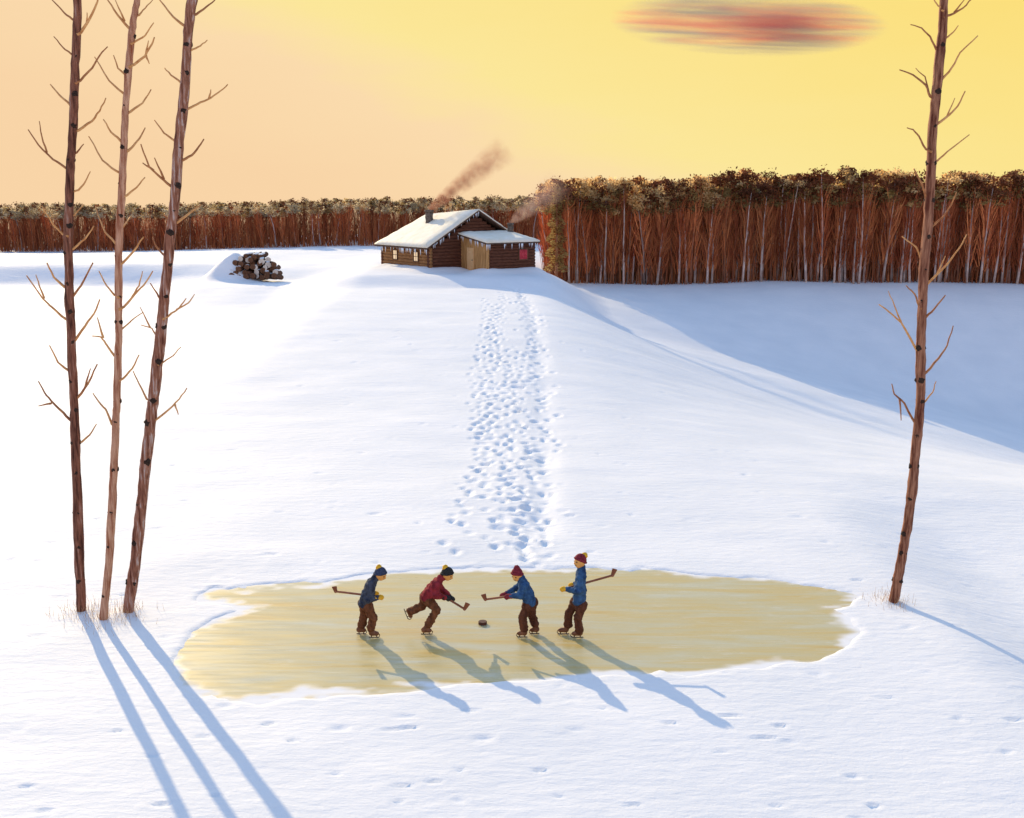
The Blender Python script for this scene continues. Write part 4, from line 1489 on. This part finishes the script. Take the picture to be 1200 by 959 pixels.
def cloud_expr(nt, pv):
    tc = ND(nt, 'ShaderNodeTexCoord')
    mp = ND(nt, 'ShaderNodeMapping')
    mp.inputs['Scale'].default_value = (1 / w_, 1 / 22, 1 / h_)
    nt.links.new(tc.outputs['Object'], mp.inputs['Vector'])
    ln = ND(nt, 'ShaderNodeVectorMath', operation='LENGTH')
    nt.links.new(mp.outputs['Vector'], ln.inputs[0])
    m2 = ND(nt, 'ShaderNodeMapping')
    m2.inputs['Scale'].default_value = (1.3, 1.0, 8.0)
    m2.inputs['Location'].default_value = (3.1, 0.2, 1.3)
    m2.inputs['Rotation'].default_value = (0, .07, 0)
    nt.links.new(mp.outputs['Vector'], m2.inputs['Vector'])
    no = ND(nt, 'ShaderNodeTexNoise', inp={'Scale': 1.0, 'Detail': 5.0, 'Roughness': .6, 'Distortion': .3})
    nt.links.new(m2.outputs['Vector'], no.inputs['Vector'])
    fall = mth(nt, 'MAXIMUM', mth(nt, 'SUBTRACT', 1.0, mth(nt, 'POWER', ln.outputs['Value'], 3.5)), 0.0)
    nz = mth(nt, 'MAXIMUM', mth(nt, 'SUBTRACT', mth(nt, 'MULTIPLY', no.outputs['Fac'], 4.6), 1.75), 0.0)
    # rosier heart, mauve rim
    sx = ND(nt, 'ShaderNodeSeparateXYZ')
    nt.links.new(mp.outputs['Vector'], sx.inputs[0])
    cr = ND(nt, 'ShaderNodeValToRGB')
    cr.color_ramp.elements[0].position = .10; cr.color_ramp.elements[0].color = (.85, .20, .19, 1)
    cr.color_ramp.elements[1].position = .42; cr.color_ramp.elements[1].color = (.33, .29, .34, 1)
    m3 = ND(nt, 'ShaderNodeMapping')
    m3.inputs['Scale'].default_value = (1.1, .5, 6.0)
    m3.inputs['Location'].default_value = (7.7, 2.2, 0.4)
    nt.links.new(mp.outputs['Vector'], m3.inputs['Vector'])
    n3 = ND(nt, 'ShaderNodeTexNoise', inp={'Scale': 1.0, 'Detail': 3.0})
    nt.links.new(m3.outputs['Vector'], n3.inputs['Vector'])
    fac = mth(nt, 'ADD', mth(nt, 'MULTIPLY', mth(nt, 'ABSOLUTE', sx.outputs[2]), .6), mth(nt, 'MULTIPLY', mth(nt, 'ABSOLUTE', sx.outputs[0]), .25))
    fac = mth(nt, 'ADD', fac, mth(nt, 'MULTIPLY', mth(nt, 'SUBTRACT', .5, n3.outputs['Fac']), 2.2))
    nt.links.new(fac, cr.inputs['Fac'])
    nt.links.new(cr.outputs['Color'], pv.inputs['Color'])
    return mth(nt, 'MULTIPLY', fall, nz)


co = cl.build('cloud', volume_mat('cloud', (.7, .4, .4), .085, cloud_expr), None)
co.location = cc
co.rotation_euler = (0, math.radians(2.0), 0)
tag(co, 'long flat rosy grey cloud streak high in the yellow sky at upper right', 'cloud')

# ------------------------------------------------------------------ light and sky
SUN_EL = math.radians(20.5)
SUN_AZ = math.radians(-29)           # measured from straight ahead (+y) toward +x
to_sun = Vector((math.sin(SUN_AZ) * math.cos(SUN_EL), math.cos(SUN_AZ) * math.cos(SUN_EL), math.sin(SUN_EL)))
sd_ = bpy.data.lights.new('sun', 'SUN')
sd_.energy = 2.68
sd_.angle = math.radians(0.5)
sd_.color = (1.0, 0.77, 0.44)
so = bpy.data.objects.new('sun', sd_)
COL.objects.link(so)
so.rotation_mode = 'QUATERNION'
so.rotation_quaternion = Vector((0, 0, 1)).rotation_difference(to_sun)
so.location = to_sun * 300

W = bpy.data.worlds.new('World')
SC.world = W
W.use_nodes = True
nt = W.node_tree
for n_ in list(nt.nodes): nt.nodes.remove(n_)
out = ND(nt, 'ShaderNodeOutputWorld')
sky = ND(nt, 'ShaderNodeTexSky', sky_type='NISHITA')
sky.sun_disc = False
sky.sun_elevation = SUN_EL
sky.sun_rotation = SUN_AZ
sky.air_density = 1.0; sky.dust_density = 0.6; sky.ozone_density = 2.0
bgN = ND(nt, 'ShaderNodeBackground', inp={'Strength': 0.15})
nt.links.new(sky.outputs[0], bgN.inputs[0])
tc = ND(nt, 'ShaderNodeTexCoord')
sx = ND(nt, 'ShaderNodeSeparateXYZ')
nt.links.new(tc.outputs['Generated'], sx.inputs[0])
dx, dy, dz = sx.outputs
# evening glow: peach low and to the left, yellow higher and to the right
nm = ND(nt, 'ShaderNodeMapping')
nm.inputs['Scale'].default_value = (3.0, 3.0, 14.0)
nt.links.new(tc.outputs['Generated'], nm.inputs['Vector'])
nn = ND(nt, 'ShaderNodeTexNoise', inp={'Scale': 1.6, 'Detail': 6.0, 'Roughness': .6})
nt.links.new(nm.outputs['Vector'], nn.inputs['Vector'])
g1 = mth(nt, 'ADD', dx, mth(nt, 'MULTIPLY', dz, 2.55))
g1 = mth(nt, 'ADD', g1, mth(nt, 'MULTIPLY', mth(nt, 'SUBTRACT', nn.outputs['Fac'], .5), .22))
g1 = mth(nt, 'DIVIDE', mth(nt, 'ADD', g1, .5), 1.5)
cr = ND(nt, 'ShaderNodeValToRGB')
e = cr.color_ramp.elements
e[0].position = 0.2; e[0].color = (0.97, 0.68, 0.40, 1)
e[1].position = 0.92; e[1].color = (1.0, 0.75, 0.19, 1)
for p_, c_ in ((.38, (0.99, 0.73, 0.43, 1)), (.44, (1.0, 0.79, 0.38, 1)), (.50, (1.0, 0.82, 0.33, 1)), (.70, (1.0, 0.79, 0.26, 1))):
    x_ = e.new(p_); x_.color = c_
nt.links.new(g1, cr.inputs['Fac'])
bgW = ND(nt, 'ShaderNodeBackground', inp={'Strength': 0.55})
# away from the sun the unseen low sky is tinted rosy, added as warm fill
ant = ND(nt, 'ShaderNodeMapRange', interpolation_type='SMOOTHSTEP', inp={'From Min': 0.35, 'From Max': -0.25})
nt.links.new(dy, ant.inputs['Value'])
mxc = ND(nt, 'ShaderNodeMix', data_type='RGBA')
nt.links.new(ant.outputs['Result'], mxc.inputs[0])
nt.links.new(cr.outputs['Color'], mxc.inputs[6])
mxc.inputs[7].default_value = (1.0, 0.66, 0.52, 1)
nt.links.new(mxc.outputs[2], bgW.inputs[0])
# overhead: deep blue added to the sky texture
bgB = ND(nt, 'ShaderNodeBackground', inp={'Color': (0.105, 0.165, 0.255, 1), 'Strength': 0.50})
addB = ND(nt, 'ShaderNodeAddShader')
nt.links.new(bgN.outputs[0], addB.inputs[0])
nt.links.new(bgB.outputs[0], addB.inputs[1])
hz = ND(nt, 'ShaderNodeMapRange', interpolation_type='SMOOTHSTEP', inp={'From Min': 0.20, 'From Max': 0.46})
nt.links.new(dz, hz.inputs['Value'])
ms = ND(nt, 'ShaderNodeMixShader')
nt.links.new(hz.outputs['Result'], ms.inputs[0])
nt.links.new(bgW.outputs[0], ms.inputs[1])
nt.links.new(addB.outputs[0], ms.inputs[2])
nt.links.new(ms.outputs[0], out.inputs['Surface'])

vs = SC.view_settings
vs.view_transform = 'Standard'
vs.look = 'None'
vs.exposure = 0.82
vs.gamma = 1.0
vs.use_curve_mapping = False
SC.render.engine = 'CYCLES'
SC.cycles.max_bounces = 6
SC.cycles.volume_bounces = 1
SC.cycles.transparent_max_bounces = 8
SC.cycles.use_denoising = True
SC.render.film_transparent = False
